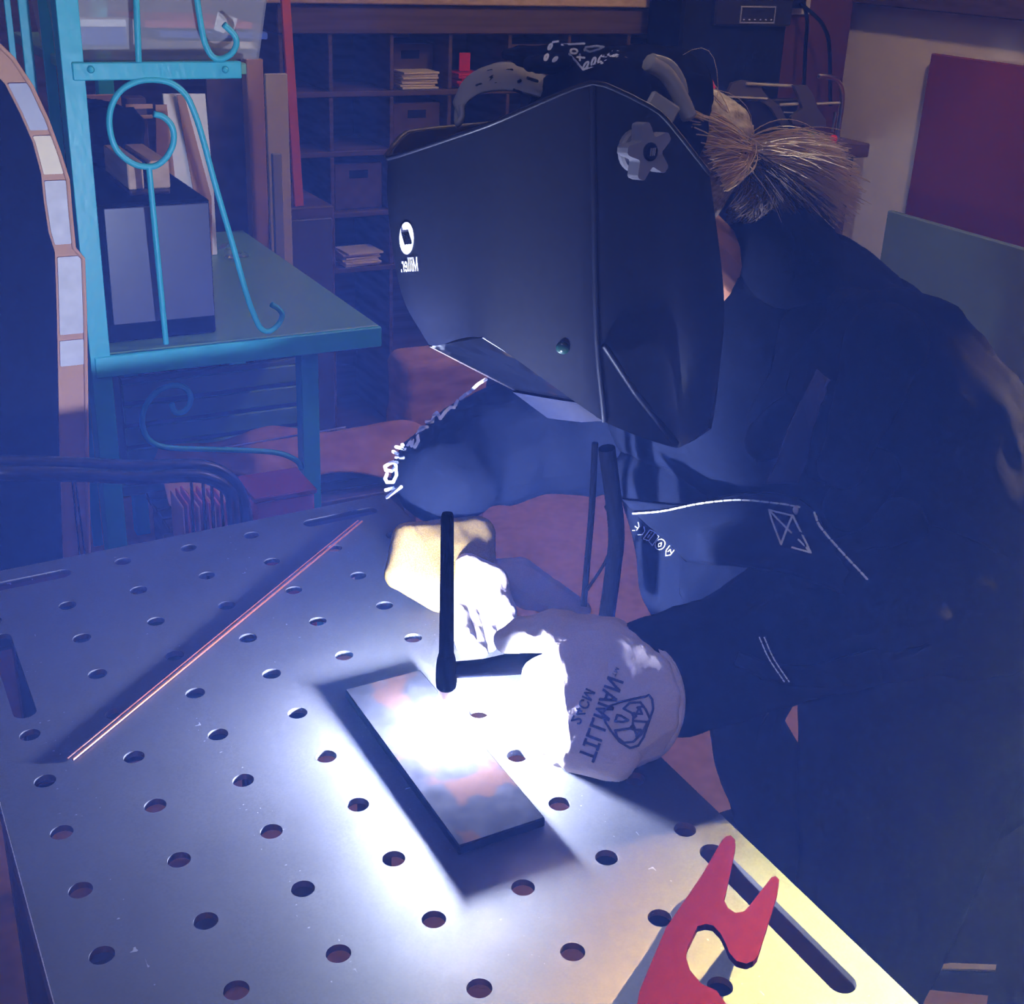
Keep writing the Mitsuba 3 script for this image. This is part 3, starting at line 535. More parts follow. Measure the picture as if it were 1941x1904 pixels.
# ------------------------------------------------------------------ welding helmet (table axes)
k = helmet = thing('welding_helmet', 'dark welding helmet with a grey star knob worn by the person', 'welding helmet')
cols = [([(735, 300), (736, 400), (762, 560), (815, 656)], 0.0), ([(925, 237), (926, 400), (922, 540), (915, 640)], -.085), ([(1122, 157), (1125, 400), (1130, 640), (1145, 800)], -.135),
        ([(1250, 214), (1262, 420), (1268, 640), (1282, 850)], [-.142, -.142, -.141, -.138]), ([(1345, 330), (1372, 560), (1364, 700), (1342, 812)], [-.144, -.156, -.174, -.190])]
C = [spline([pY(x, y, Y) for (x, y), Y in zip(c, np.broadcast_to(Y, len(c)))], 6) for c, Y in cols]
mir = lambda c: c * [1, -1, 1]
FT = [None, (770, 252, .055), (884, 238, .125), (1010, 232, .150), (1120, 300, .150)]   # the far rim sits lower: the head is tipped away
fc = []
for i_, c in enumerate(C):
    if i_: m_ = mir(c); off = pY(*FT[i_]) - m_[0]; fc.append(m_ + off * np.linspace(1, .15, len(m_))[:, None])
full = np.array(fc[::-1] + C)            # nine columns round the face
sm = np.array([spline(full[:, j], 6) for j in range(full.shape[1])]).transpose(1, 0, 2)
li = np.array([[full[i, j] * (1 - t) + full[i + 1, j] * t for i in range(len(full) - 1) for t in np.linspace(0, 1, 6, endpoint=False)] + [full[-1, j]] for j in range(full.shape[1])]).transpose(1, 0, 2)
NS = .45 * sm + .55 * li
V, F = grid(NS)
A_, B_, Cc, D_ = C[0][-1], C[1][-1], pY(1119, 764, -.118), pY(975, 738, 0.0)
E_, G_ = pY(1042, 788, 0.0), C[2][-1]
def quad(a, b, c, d, n=4):
    t = np.linspace(0, 1, n); return grid(np.array([[(a * (1 - u) + b * u) * (1 - v) + (d * (1 - u) + c * u) * v for u in t] for v in t]))
qs = [quad(D_, Cc, G_, E_)]; qs += [quad(mir(Cc), D_, E_, mir(G_))]
for qv, qf in qs: F = np.vstack([F, qf + len(V)]); V = np.vstack([V, qv])
sh = trimesh.Trimesh(V, F, process=True)
cen = np.array([.62, 0, 1.15]); trimesh.repair.fix_winding(sh)
if np.sum((sh.triangles_center - cen) * sh.face_normals * sh.area_faces[:, None]) < 0: sh.invert()
shell = solid(np.array(sh.vertices), np.array(sh.faces), .0035)
hk = part(k, 'shell', shell, 'mat_helmet', 28, True)
for sgn, pts4 in ((1, (A_, B_, Cc, D_)), (-1, (mir(A_), mir(B_), mir(Cc), mir(D_)))):
    qv, qf = quad(*pts4); c4 = np.mean(pts4, 0)
    qv = qv + (c4 - cen) / np.linalg.norm(c4 - cen) * .0008
    t4 = trimesh.Trimesh(qv, qf, process=False)
    if np.sum((t4.triangles_center - cen) * t4.face_normals) < 0: qf = qf[:, ::-1]
    part(k, 'lens_cover', solid(qv, qf, .003), 'mat_lens', False, True, label='glossy dark lens cover')
part(k, 'lens_edge', tube(np.array([A_, D_]), .0016, 8), 'mat_chrome', True, True, label='bright lower edge of the lens cover')
part(k, 'lens_edge', tube(np.array([B_, Cc]), .0008, 6), 'mat_grey_plastic', True, True)
part(k, 'rim', tube(spline(NS[:, 0][::2], 2), .0022, 8), 'mat_helmet', True, True)
i2 = 6 * 6                                                       # the near corner column
part(k, 'crease', tube(NS[i2] + [.0012, .0012, 0], .0030, 8), 'mat_helmet', True, True)
part(k, 'crease', tube(np.array([pY(1145, 655, -.1385), pY(1205, 745, -.147), pY(1282, 842, -.148)]), .003, 8), 'mat_helmet', True, True)
fv, ff = grid(NS[22:46]); fsh = trimesh.Trimesh(fv, ff, process=False)
if np.sum((EYT - fsh.triangles_center) * fsh.face_normals) < 0: fsh.invert()
for _ in range(1): fsh = fsh.subdivide()
sc_ = pY(1066, 660, -.1195); sn = np.array([-.60, -.74, -.30])
part(k, 'sensor', lathe([(0, .0042), (.0030, .0038), (.0052, .0026), (.0066, .0008), (.0068, -.004), (0, -.004)], sc_, sn, 20), 'mat_sensor', True, True, label='small glossy green sensor window')
# print on the forehead
rf = (775, 470)
part(hk, 'emblem', px_drape(extrude(Polygon([(14 * math.cos(t) * 1 + 5 - 9.5, 31 * math.sin(t) + 18) for t in np.linspace(0, 2 * np.pi, 32, endpoint=False)]), .02), fsh, rf, -.03, .0014), 'mat_white_print', False, True, label='white oval emblem')
bars = [[(760 + d, 441 - d * .14), (764 + d, 440 - d * .14), (771 + d * 1.05, 463 - d * .14), (767 + d * 1.05, 465 - d * .14)] for d in (0, 4.6, 9.2)]
part(hk, 'emblem_bar', px_drape(extrude(unary_union([Polygon([(x - rf[0], rf[1] - y) for x, y in b]) for b in bars]), .02), fsh, rf, -.03, .0024), 'mat_black_matt', False, True, label='three slanted dark bars')
part(hk, 'lettering', px_drape(px_text('Miller.', rf, (793, 514), (760, 517), 26, True), fsh, rf, -.03, .0014), 'mat_white_print', False, True, label='white maker name')
rf = (930, 676); q4 = solid(*quad(A_, B_, Cc, D_), .002)
# star knob
kc = pY(1205, 286, -.149); F3 = frame((.10, -1, .10)); 
kn = unary_union([Point(0, 0).buffer(.0128)] + [Polygon([((r_ * math.cos(t) - w_ * math.sin(t)), (r_ * math.sin(t) + w_ * math.cos(t))) for r_, w_ in ((.004, -.0085), (.0215, -.0042), (.0235, -.0028), (.0235, .0028), (.0215, .0042), (.004, .0085))]) for t in np.arange(5) * 2 * np.pi / 5 + .5]).buffer(.0025).buffer(-.005).buffer(.0025)
part(k, 'knob_base', lathe([(0, .006), (.0155, .006), (.0175, .004), (.0175, 0), (0, 0)], kc - F3[:, 2] * .002, F3[:, 2]), 'mat_grey_plastic', 40, True)
kb = part(k, 'knob', extrude(kn, .014, F3, kc + F3[:, 2] * .005), 'mat_grey_plastic', 20, True, label='grey star knob')
part(kb, 'knob_cap', lathe([(0, .0215), (.006, .021), (.0075, .0195), (.0075, .018), (0, .018)], kc, F3[:, 2]), 'mat_bandana', 40, True, label='dark round cap')
cp = kc + F3[:, 2] * .0214
part(kb, 'cap_emblem', extrude(unary_union([Polygon([(-.0028 + d, -.003), (-.0016 + d, -.003), (-.0004 + d, .003), (-.0016 + d, .003)]) for d in (0, .002, .004)]), .0006, F3, cp), 'mat_grey_plastic', False, True)
# head gear straps
hb = np.array([spline([pY(870, 222, .035), pY(888, 190, .035), pY(925, 172, .03), pY(985, 172, .02), pY(1050, 190, .0)], 6), spline([pY(868, 190, .06), pY(888, 150, .065), pY(920, 126, .065), pY(975, 118, .06), pY(1075, 162, .03)], 6)])
hb = np.array([hb[0] * (1 - t) + hb[1] * t + np.array([-.006, 0, .006]) * math.sin(t * np.pi) for t in np.linspace(0, 1, 7)])
HV, HF = grid(hb); bandm = solid(HV, HF, .0028); bandm = bandm if bandm.face_normals[0] @ (EYT - HV[0]) > 0 else solid(HV, HF[:, ::-1], .0028)
hd_ = part(k, 'headband', bandm, 'mat_grey_plastic', True, True, label='grey slotted headband')
rf = (970, 150)
for sl_ in ([(955, 148), (958, 146)], [(1000, 148), (1018, 154)], [(983, 155), (986, 153)], [(940, 159), (948, 159)], [(928, 150), (934, 145)], [(975, 170), (988, 176)], [(960, 134), (970, 133)], [(925, 136), (932, 134)], [(905, 162), (912, 160)]):
    part(hd_, 'slot', px_drape(px_lines([sl_], rf, 5.5), bandm, rf, .04, .0006), 'mat_black_matt', False, True)
part(k, 'strap_bracket', tube(spline([pY(872, 188, .05), pY(866, 215, .045), pY(868, 236, .03), pY(876, 220, .03), pY(874, 200, .035)], 5), .0028, 8), 'mat_grey_plastic', True, True)
for pl, w in (([(1228, 118), (1262, 140), (1290, 185), (1306, 222)], .0075), ([(1235, 110), (1270, 122), (1290, 150), (1297, 178)], .004)):
    part(k, 'ratchet_strap', tube(spline([pY(x, y, -.100) for x, y in pl], 6), w, 8), 'mat_pale_plastic', True, True, label='pale plastic rear strap')
part(k, 'strap_plate', obox(pY(1252, 210, -.105), (.030, .006, .022), ry(.55) @ rz(-.2), .002), 'mat_pale_plastic', 30, True, label='pale plastic strap plate')

# ------------------------------------------------------------------ turquoise rack at the left (room axes)
def W(x, y, Y): return wat(x, y, 1, Y)
def rect(x0, y0, x1, y1, Y, th, ch=.002):          # an upright board facing the front, from two corners
    a, b = W(x0, y0, Y), W(x1, y1, Y); return box((min(a[0], b[0]), Y, min(a[2], b[2])), (max(a[0], b[0]), Y + th, max(a[2], b[2])), ch)
def rod(px, Y, r, n=8): return tube(spline([W(x, y, Y) for x, y in px], 6), r, n)
k = rack = thing('iron_rack', 'turquoise painted iron rack with scrolled rods on its front', 'rack')
zb, xl, xr, yf, yb = .75, .312, .829, 1.165, 2.03
part(k, 'board', box((xl - .02, yf, zb - .032), (xr, yb, zb), .003), 'mat_green_board', label='green painted shelf board')
part(k, 'front_rail', box((xl - .02, yf - .012, zb - .040), (xr, yf - .001, zb - .001), .002), 'mat_teal')
a = W(167, 640, 1.155)[0]; b = W(206, 640, 1.155)[0]
part(k, 'post', cat(box((a, 1.155, 0), (b, 1.160, 1.6), .001), box((a, 1.160, 0), (a + .005, 1.20, 1.6), .001)), 'mat_teal')
for x0, Yp, z1 in ((W(590, 800, 1.18)[0], 1.18, zb - .041), (W(255, 800, 1.98)[0], 1.98, 1.5), (xr - .04, 1.98, zb - .033)):
    part(k, 'post', cat(box((x0 - .017, Yp, 0), (x0 + .017, Yp + .005, z1), .001), box((x0 - .017, Yp + .005, 0), (x0 - .012, Yp + .035, z1), .001)), 'mat_teal')
part(k, 'top_rail', rect(136, 119, 459, 149, 1.150, .006), 'mat_teal')
for x in (172, 427):
    c = W(x, 132, 1.148); part(k, 'rivet', lathe([(0, .004), (.004, .003), (.006, 0), (0, 0)], c, (0, -1, 0), 12), 'mat_teal', True)
zt = W(300, 120, 1.15)[2]
part(k, 'top_board', box((W(136, 119, 1.15)[0], 1.158, zt - .02), (W(470, 119, 1.15)[0], 1.75, zt - .002), .002), 'mat_green_board')
sp = [(291, 216), (310, 222), (326, 240), (329, 268), (318, 295), (298, 313), (276, 316), (250, 309), (222, 285), (209, 250), (209, 210), (226, 175), (256, 156), (290, 151), (325, 158), (352, 180), (369, 215), (385, 265), (408, 350), (440, 460), (468, 560), (482, 598), (494, 622), (510, 628), (527, 616), (535, 598), (528, 586), (514, 577)]
part(k, 'scroll_rod', rod(sp, 1.152, .0052), 'mat_teal', True)
part(k, 'upright_rod', tube(np.array([W(282, 317, 1.152), W(315, 652, 1.156)]), .0052, 8), 'mat_teal', True)
part(k, 'upright_rod', tube(np.array([W(257, -30, 1.152), W(263, 117, 1.152)]), .0052, 8), 'mat_teal', True)
part(k, 'scroll_rod', rod([(370, -30), (378, 30), (388, 80), (402, 106), (418, 112), (438, 102), (448, 84), (444, 66), (424, 46)], 1.152, .0052), 'mat_teal', True)
part(k, 'scroll_rod', rod([(325, 765), (333, 782), (352, 778), (362, 755), (350, 735), (322, 732), (292, 748), (272, 780), (272, 815), (290, 840), (330, 850), (430, 853), (520, 858), (560, 872), (572, 888)], 1.19, .0055), 'mat_teal', True)
part(k, 'scroll_rod', rod([(560, 920), (572, 940), (568, 975), (540, 1000), (480, 1010)], 1.19, .005), 'mat_teal', True)
for x0, x1, Yp in ((14, 26, 1.42), (40, 60, 1.38), (78, 100, 1.34)):
    part(k, 'side_slat', box((W(x0, 60, Yp)[0], Yp, .3), (W(x1, 60, Yp)[0], Yp + .006, 1.6), .001), 'mat_teal')
part(k, 'lower_board', box((xl - .02, 1.42, .36), (xr, yb, .385), .003), 'mat_green_board')

# things on the rack
k = thing('black_box', 'black equipment box with a paler front standing on the rack board', 'box')
a, b = W(192, 400, 1.215), W(412, 640, 1.215); zt2 = W(400, 378, 1.215)[2]
part(k, 'case', box((a[0] - .012, 1.220, zb + .001), (b[0], 1.74, zt2), .003), 'mat_black_matt')
part(k, 'front_panel', box((a[0] + .004, 1.214, zb + .035), (b[0] - .003, 1.219, zt2 - .006), .001), 'mat_box_face', label='blue grey front panel')
k = thing('wooden_clamp', 'pale wooden clamp blocks with a dark slot on top of the black box', 'clamp')
zc = zt2 + .001; Yc = 1.27
for x0, x1 in ((242, 272), (285, 322)): part(k, 'jaw', box((W(x0, 330, Yc)[0], Yc, zc + .012), (W(x1, 330, Yc)[0], Yc + .19, zc + .060), .002), 'mat_wood')
part(k, 'base_block', box((W(244, 330, Yc)[0], Yc + .004, zc), (W(322, 330, Yc)[0], Yc + .18, zc + .0115), .002), 'mat_brown_box')
part(k, 'slot_plate', box((W(273, 330, Yc)[0], Yc + .01, zc + .012), (W(284, 330, Yc)[0], Yc + .17, zc + .055), .001), 'mat_black_matt')
k = thing('dark_cloth', 'crumpled dark cloth lying on the black box behind the wooden clamp', 'cloth')
g = np.random.default_rng(3); pc = hull([(a[0] + .02 + g.uniform(0, .10), 1.50 + g.uniform(0, .18), zc + .045 + g.uniform(0, .05)) for _ in range(9)], [.035] * 9)
put(k, organic(pc.trim_by_plane((0., 0., 1.), float(zc)), .012, 3, fold(.012, 18, 31)), 'mat_black_matt', True)
k = thing('white_board', 'white board with tan strips leaning behind the black box', 'board')
Yb = 1.80; wb = [(309, 178), (389, 178), (396, 260), (404, 340), (413, 500), (330, 500), (322, 340)]
up_ = sbox(-5, zb + .0015, 5, 5); pb = Polygon([(W(x, y, Yb)[0], W(x, y, Yb)[2]) for x, y in wb]).intersection(up_); FX = np.array([[1, 0, 0], [0, 0, -1.], [0, 1, 0]])
part(k, 'sheet', extrude(pb, .008, FX, (0, Yb + .008, 0)), 'mat_white', False)
part(k, 'tan_strip', extrude(Polygon([(W(x, y, Yb)[0], W(x, y, Yb)[2]) for x, y in ((334, 180), (348, 180), (400, 375), (402, 500), (390, 500))]).intersection(up_), .004, FX, (0, Yb - .001, 0)), 'mat_tan', False)
part(k, 'tan_strip', extrude(Polygon([(W(x, y, Yb)[0], W(x, y, Yb)[2]) for x, y in ((294, 198), (315, 198), (330, 330), (334, 500), (306, 500), (296, 300))]).intersection(up_), .004, FX, (0, Yb - .001, 0)), 'mat_tan', False)
k = thing('cardboard_sheet', 'tan cardboard sheet standing at the back of the rack', 'cardboard'); bb = rect(150, 180, 250, 440, 1.86, .006); bb.vertices[bb.vertices[:, 2] < bb.bounds[0, 2] + .01, 2] -= bb.bounds[0, 2] - zb - .0015; put(k, bb, 'mat_tan')
k = thing('brown_carton', 'dark carton with an orange stripe standing behind the wooden clamp', 'box'); part(k, 'body', rect(238, 186, 291, 380, 1.755, .04), 'mat_brown_box'); part(k, 'stripe', rect(238, 198, 290, 206, 1.752, .002, .0005), 'mat_tan'); part(k, 'stripe', rect(238, 219, 290, 225, 1.752, .002, .0005), 'mat_tan')
for i, (x, y, Yg) in enumerate(((424, 462, 1.66), (440, 480, 1.56), (452, 484, 1.55), (462, 478, 1.58), (430, 480, 1.58))):
    k = thing('glass_stone', 'clear glass stone on the rack board, ' + ['leftmost, farthest back', 'nearest one left of centre', 'foremost one', 'rightmost one', 'second from the left'][i], 'glass stone', 'glass stones on the rack board'); q = wat(x, y, 2, zb + .012)
    m = trimesh.convex.convex_hull(np.random.default_rng(i).normal(0, 1, (14, 3))); v = m.vertices / np.abs(m.vertices).max() * .013; v[:, 2] -= v[:, 2].min(); put(k, trimesh.Trimesh(v + [q[0], q[1], zb + .0005], m.faces, process=False), 'mat_glass', False)
# clear bin on the top board with its contents
k = thing('plastic_bin', 'clear plastic bin of papers on the top of the rack', 'bin'); Yn = 1.20
a, b = W(140, 110, Yn), W(498, 20, Yn); z0 = zt; x0, x1, x2, x3 = a[0], b[0] - .01, a[0] - .02, b[0] + .015
inner = [np.array([[x, y, z] for x in xs for y in ys for z in (zz,)]) for xs, ys, zz in (((x0, x1), (Yn, Yn + .30), z0), ((x2, x3), (Yn - .015, Yn + .315), z0 + .16))]
V8 = np.vstack(inner); outer = trimesh.convex.convex_hull(V8); 
inn = trimesh.convex.convex_hull((V8 - V8.mean(0)) * [.985, .975, .97] + V8.mean(0) + [0, 0, .0])
part(k, 'tub', tm(man(outer) - man(inn)), 'mat_bin', 30)
part(k, 'rim', box((x2 - .012, Yn - .03, z0 + .155), (x3 + .012, Yn + .33, z0 + .165), .003), 'mat_bin', 30)
k = thing('blue_carton', 'white and blue printed carton inside the plastic bin', 'box')
part(k, 'body', box((x0 + .015, Yn + .02, z0 + .012), (x0 + .105, Yn + .06, z0 + .062), .001), 'mat_white')
part(k, 'printed_patch', box((x0 + .018, Yn + .018, z0 + .020), (x0 + .09, Yn + .0195, z0 + .050), .0003), 'mat_blue_print')
for i, (u, zz, m_, lb) in enumerate(((.12, .02, 'mat_paper', 'cream folder lying lowest in the plastic bin'), (.14, .036, 'mat_blue_print', 'blue folder in the middle of the plastic bin'), (.11, .052, 'mat_pink', 'pink folder lying uppermost in the plastic bin'))):
    k = thing('folder', lb, 'folder'); put(k, obox((x0 + u + .10, Yn + .14, z0 + zz), (.19, .2, .012), rz(.05 * i) @ ry(.02), .002), m_)
k = thing('white_tag', 'small white card against the right end of the plastic bin', 'card'); put(k, obox((x1 - .05, Yn + .02, z0 + .055), (.035, .002, .03), ry(.3), .0005), 'mat_white')
# boards standing right of the rack
for nm, lb, q, m_ in (('wooden_post', 'brown wooden post standing behind the rack', (466, 112, 512, 480, 2.05, .04), 'mat_tan'),
                      ('dark_board', 'dark panel leaning behind the rack board', (390, 150, 482, 436, 2.1, .012), 'mat_brown_box'),
                      ('tan_board', 'tall tan board next to the orange board', (502, 140, 553, 408, 1.975, .010), 'mat_pale_board'),
                      ('grey_board', 'low lavender grey board in front of the tan board', (516, 292, 540, 480, 1.94, .012), 'mat_grey_plastic')):
    k = thing(nm, lb, 'post' if 'post' in nm else 'board'); bb = rect(*q); zlow = bb.bounds[0, 2]
    v = bb.vertices.copy(); v[v[:, 2] < zlow + .02, 2] -= (zlow if True else 0) if nm != 'dark_board' else zlow; put(k, trimesh.Trimesh(v, bb.faces, process=False), m_)
k = thing('orange_board', 'narrow orange board leaning upright beside the cubby shelf', 'board'); Yo = 2.02
P4 = [W(533, -20, Yo), W(549, -20, Yo), W(576, 390, Yo), W(560, 392, Yo)]; P4[2][2] = P4[2][2]
ext = P4[2] + (P4[2] - P4[1]) * 1.9; ext2 = P4[3] + (P4[3] - P4[0]) * 1.9
put(k, extrude(Polygon([(p[0], p[2]) for p in P4]), .012, FX, (0, Yo + .012, 0)), 'mat_orange', False)
k = thing('tool_cabinet', 'low dark cabinet under the leaning boards', 'cabinet'); c0_, c1_ = W(560, 408, 2.1), W(535, 480, 2.1)
part(k, 'body', box((.93, 2.012, 0), (1.06, 2.34, P4[3][2] - .001), .004), 'mat_dark_wood'); part(k, 'door', box((.94, 2.002, .05), (1.05, 2.011, P4[3][2] - .03), .002), 'mat_grey_metal')

# lower part of the rack: hides, crate, books, basket chair
k = thing('teal_crate', 'dim teal crate on the lower rack board', 'crate'); q = W(560, 690, 1.5)
zl = .386
cr = k
part(k, 'side', box((.40, 1.50, zl), (.80, 1.512, zl + .20), .002), 'mat_olive')
for i in range(4): part(k, 'slat', box((.40, 1.490, zl + .008 + i * .048), (.80, 1.4995, zl + .046 + i * .048), .002), 'mat_green_board')
for x in (.40, .788): part(k, 'end', box((x, 1.513, zl), (x + .012, 1.85, zl + .20), .002), 'mat_olive')
def sheet(name, lb, cat_, px, Y0_, Y1_, m_, seed, amp=.03):
    k = thing(name, lb, cat_); g = np.random.default_rng(seed); top_ = [W(x, y, Y1_) for x, y in px[0]]; bot = [W(x, y, Y0_) for x, y in px[1]]
    A = spline(top_, 6); B = spline(bot, 6); n = min(len(A), len(B)); A, B = A[np.linspace(0, len(A) - 1, n).astype(int)], B[np.linspace(0, len(B) - 1, n).astype(int)]
    t = np.linspace(0, 1, 16)[:, None, None]; N = A[None] * (1 - t) + B[None] * t
    N[..., 2] += amp * (meshkit.fbm(N * 9, 3, seed) - .5); N[..., 1] += amp * (meshkit.fbm(N * 7 + 5, 3, seed + 1) - .5)
    V, F = grid(N); put(k, solid(V, F, .004), m_, True)
sheet('leather_hide', 'rust brown hide folded on top of the heap under the rack', 'hide', ([(300, 850), (420, 838), (495, 812), (540, 808), (620, 818), (760, 800), (800, 812)], [(280, 905), (380, 900), (480, 905), (560, 915), (640, 900), (720, 905), (800, 900)]), 1.235, 1.40, 'mat_rust_hide', 3)
sheet('brown_paper', 'crumpled brown paper sheet at the bottom of the heap under the rack', 'paper', ([(310, 915), (360, 908), (420, 912), (470, 925), (520, 918)], [(320, 960), (370, 958), (420, 965), (470, 975), (520, 968)]), 1.06, 1.12, 'mat_tan', 8)
k = thing('hide_pallet', 'dark wooden stand carrying the hide heap', 'stand'); q0, q1 = W(300, 905, 1.28), W(780, 905, 1.28)
for i in range(4): part(k, 'slat', box((q0[0], 1.225 + i * .048, q0[2] - .10), (q1[0], 1.265 + i * .048, q0[2] - .085), .002), 'mat_dark_wood')
for x in (q0[0] + .01, q1[0] - .04): part(k, 'leg', box((x, 1.23, 0), (x + .03, 1.40, q0[2] - .101), .002), 'mat_dark_wood')
k = thing('metal_rod', 'thin bright rod lying across the hides', 'rod'); put(k, tube(np.array([W(425, 849, 1.225), W(655, 810, 1.225)]), .0022, 8), 'mat_chrome', True)
for i in range(9):
    k = thing('book', ('pink' if i % 3 else 'tan') + ' spined book below the black chair rail, ' + ('leftmost' if i == 0 else 'rightmost' if i == 8 else ['', 'second', 'third', 'fourth', 'fifth', 'sixth', 'seventh', 'eighth'][i] + ' from the left'), 'book', 'row of pink books under the rack')
    x = 345 + i * 10; a, b = W(x, 962, .95), W(x + 8.5, 1030, .95); put(k, box((a[0], .95, b[2] - .02), (b[0], 1.03, a[2] + .004 * (i % 3)), .001), 'mat_pink' if i % 3 else 'mat_tan')
a = W(340, 1030, .95); c = W(440, 1030, .95)
k = thing('book_stand', 'low dark stand holding the pink books', 'stand'); part(k, 'shelf', box((a[0] - .01, .94, a[2] - .04), (c[0] + .01, 1.04, a[2] - .0205), .002), 'mat_dark_wood'); part(k, 'base', box((a[0] + .02, .95, 0), (c[0] - .02, 1.03, a[2] - .041), .002), 'mat_dark_wood')
k = thing('red_box', 'red box standing on the floor under the rack near the table', 'box'); a, b = W(484, 950, .93), W(598, 1010, .93); part(k, 'body', box((a[0], .93, 0), (b[0], 1.03, a[2] - .004), .003), 'mat_pink'); part(k, 'lid', box((a[0] - .004, .926, a[2] - .0035), (b[0] + .004, 1.034, a[2] + .006), .002), 'mat_red_board')
k = thing('paper_bag', 'rust orange bag standing on the floor beyond the table', 'bag'); a, b = W(778, 695, 1.7), W(925, 800, 1.7)
part(k, 'body', organic(hull([(a[0] + .02, 1.72, .02), (b[0] - .02, 1.72, .02), (a[0] + .02, 1.85, .02), (b[0] - .02, 1.85, .02), (a[0] + .015, 1.74, a[2] - .02), (b[0] - .015, 1.74, a[2] - .03), (a[0] + .02, 1.82, a[2] - .02), (b[0] - .02, 1.82, a[2] - .02)], [.02] * 8), .02, 3, fold(.008, 14, 41)), 'mat_rust_hide', True)
# black tubular chair rail
k = thing('tube_chair', 'black tubular metal chair seen behind the table edge', 'chair')
for dy, off, Yp in ((0, 0, .74), (18, 22, .70)):
    q = [(-60, 876 + dy), (120, 880 + dy * 1.05), (260, 886 + dy * 1.1), (360, 884 + dy), (410 - off * .3, 892 + dy), (446 - off * .5, 920 + dy * .7), (464 - off, 970), (470 - off, 1060)]
    P_ = [W(x, y, Yp) for x, y in q]; P_.append(np.array([P_[-1][0], P_[-1][1], .0])); part(k, 'back_tube', tube(spline(P_, 5), .011 if dy == 0 else .010, 10), 'mat_black_metal', True)
part(k, 'cross_tube', tube(np.array([W(-60, 905, .72), W(20, 906, .72), W(300, 908, .72)]), .006, 8), 'mat_black_metal', True)
for x in (362, 384, 400, 418): part(k, 'spindle', tube(np.array([W(x, 902, .73), W(x + 6, 1010, .73), W(x + 6, 1010, .73) - [0, 0, .15]]), .0024, 6), 'mat_black_metal', True)
part(k, 'seat', box((W(-60, 1000, .74)[0], .40, .43), (W(440, 1000, .74)[0], .74, .455), .006), 'mat_black_metal')
for x, y in ((W(-50, 1000, .74)[0], .42), (W(440, 1000, .74)[0] - .02, .42), (W(-50, 1000, .74)[0], .72)): part(k, 'leg', tube(np.array([(x, y, .43), (x, y, 0)]), .010, 8), 'mat_black_metal', True)

# dark arched panel with a pale worn edge
k = thing('arched_panel', 'dark arched panel with a pale patched edge at the left', 'panel'); Yp = .93
oc_ = [(-10, 78), (25, 112), (60, 165), (88, 225), (112, 290), (128, 340), (133, 400), (140, 470), (157, 490), (161, 600), (164, 800), (168, 1060)]
ic_ = [(-10, 138), (10, 160), (38, 215), (62, 270), (78, 330), (83, 380), (92, 440), (104, 478), (108, 600), (112, 800), (120, 1060)]
to = lambda l: [(W(x, y, Yp)[0], W(x, y, Yp)[2]) for x, y in l]
o2, i2_ = to(oc_), to(ic_)
zlo, xfar = .02, -.55
face = Polygon(i2_ + [(i2_[-1][0] + .06, zlo), (xfar, zlo), (xfar, i2_[0][1] + .05)])
part(k, 'face', extrude(face.buffer(0), .03, FX, (0, Yp + .035, 0)), 'mat_black_matt', False)
band = Polygon(o2 + [(o2[-1][0] + .065, zlo), (i2_[-1][0] + .06, zlo)] + i2_[::-1]).buffer(0)
part(k, 'edge_band', extrude(band, .04, FX, (0, Yp + .04, 0)), 'mat_tan', False)
part(k, 'edge_lip', tube(np.array([(x, Yp - .001, z) for x, z in o2] + [(o2[-1][0] + .065, Yp - .001, zlo)]), .0032, 8), 'mat_tan', True)
mid = lambda t0, t1: (lambda O, I: Polygon(list(O) + list(I[::-1])))(*[np.array([np.array([np.interp(t, np.linspace(0, 1, len(L)), np.array(L)[:, j]) for j in (0, 1)]) for t in np.linspace(t0, t1, 8)]) for L in (np.array(o2), np.array(i2_))])
LO, LI = LineString(o2), LineString(i2_)
def seg(y0, y1):                                  # a filler patch between two heights of the band
    z0_, z1_ = W(100, y0, Yp)[2], W(100, y1, Yp)[2]; return band.intersection(sbox(-1, min(z0_, z1_), 2, max(z0_, z1_))).buffer(-.0052).buffer(.002)
for y0, y1, m_ in ((70, 150, 'mat_tan'), (152, 250, 'mat_grey_plastic'), (252, 334, 'mat_paper'), (338, 468, 'mat_putty'), (484, 640, 'mat_putty'), (644, 700, 'mat_putty'), (702, 1100, 'mat_tan')):
    g_ = seg(y0, y1)
    if not g_.is_empty and m_ != 'mat_tan': part(k, 'filler_patch', extrude(g_, .003, FX, (0, Yp + .0002, 0)), m_, False, label='pale filler patch')
for d in (0, 10): part(k, 'crack_line', tube(np.array([W(136 + d * .6, 905, Yp - .002), W(152 + d, 1060, Yp - .002)]), .0012, 6), 'mat_black_matt', True)

# ------------------------------------------------------------------ cubby shelf at the back
k = cub = thing('cubby_shelf', 'dark wooden cubby shelf along the back of the workshop', 'shelf'); Yk = 2.38
cxp = [537, 629, 743, 852, 962, 1072, 1182, 1290]; cx = [W(x, 230, Yk)[0] for x in cxp]; zr = [W(700, y, Yk)[2] for y in (64, 177, 289, 404)]
xa, xb = cx[0] - .012, cx[-1] + .012
part(k, 'beam', box((xa, Yk - .01, zr[0]), (xb, Yk + .30, zr[0] + .075), .003), 'mat_dark_wood')
part(k, 'counter', box((xa - .05, Yk - .03, zr[0] + .076), (xb + .05, Yk + .32, zr[0] + .105), .003), 'mat_wood')
part(k, 'back_board', box((xa, Yk + .28, .02), (xb, Yk + .30, zr[0] - .001), .002), 'mat_dark_wood')
for z in zr[1:] + [zr[3] - .16, .04]: part(k, 'shelf_board', box((xa, Yk, z - .009), (xb, Yk + .279, z + .006), .002), 'mat_dark_wood')
rows_ = [zr[0]] + zr[1:] + [zr[3] - .16, .04]
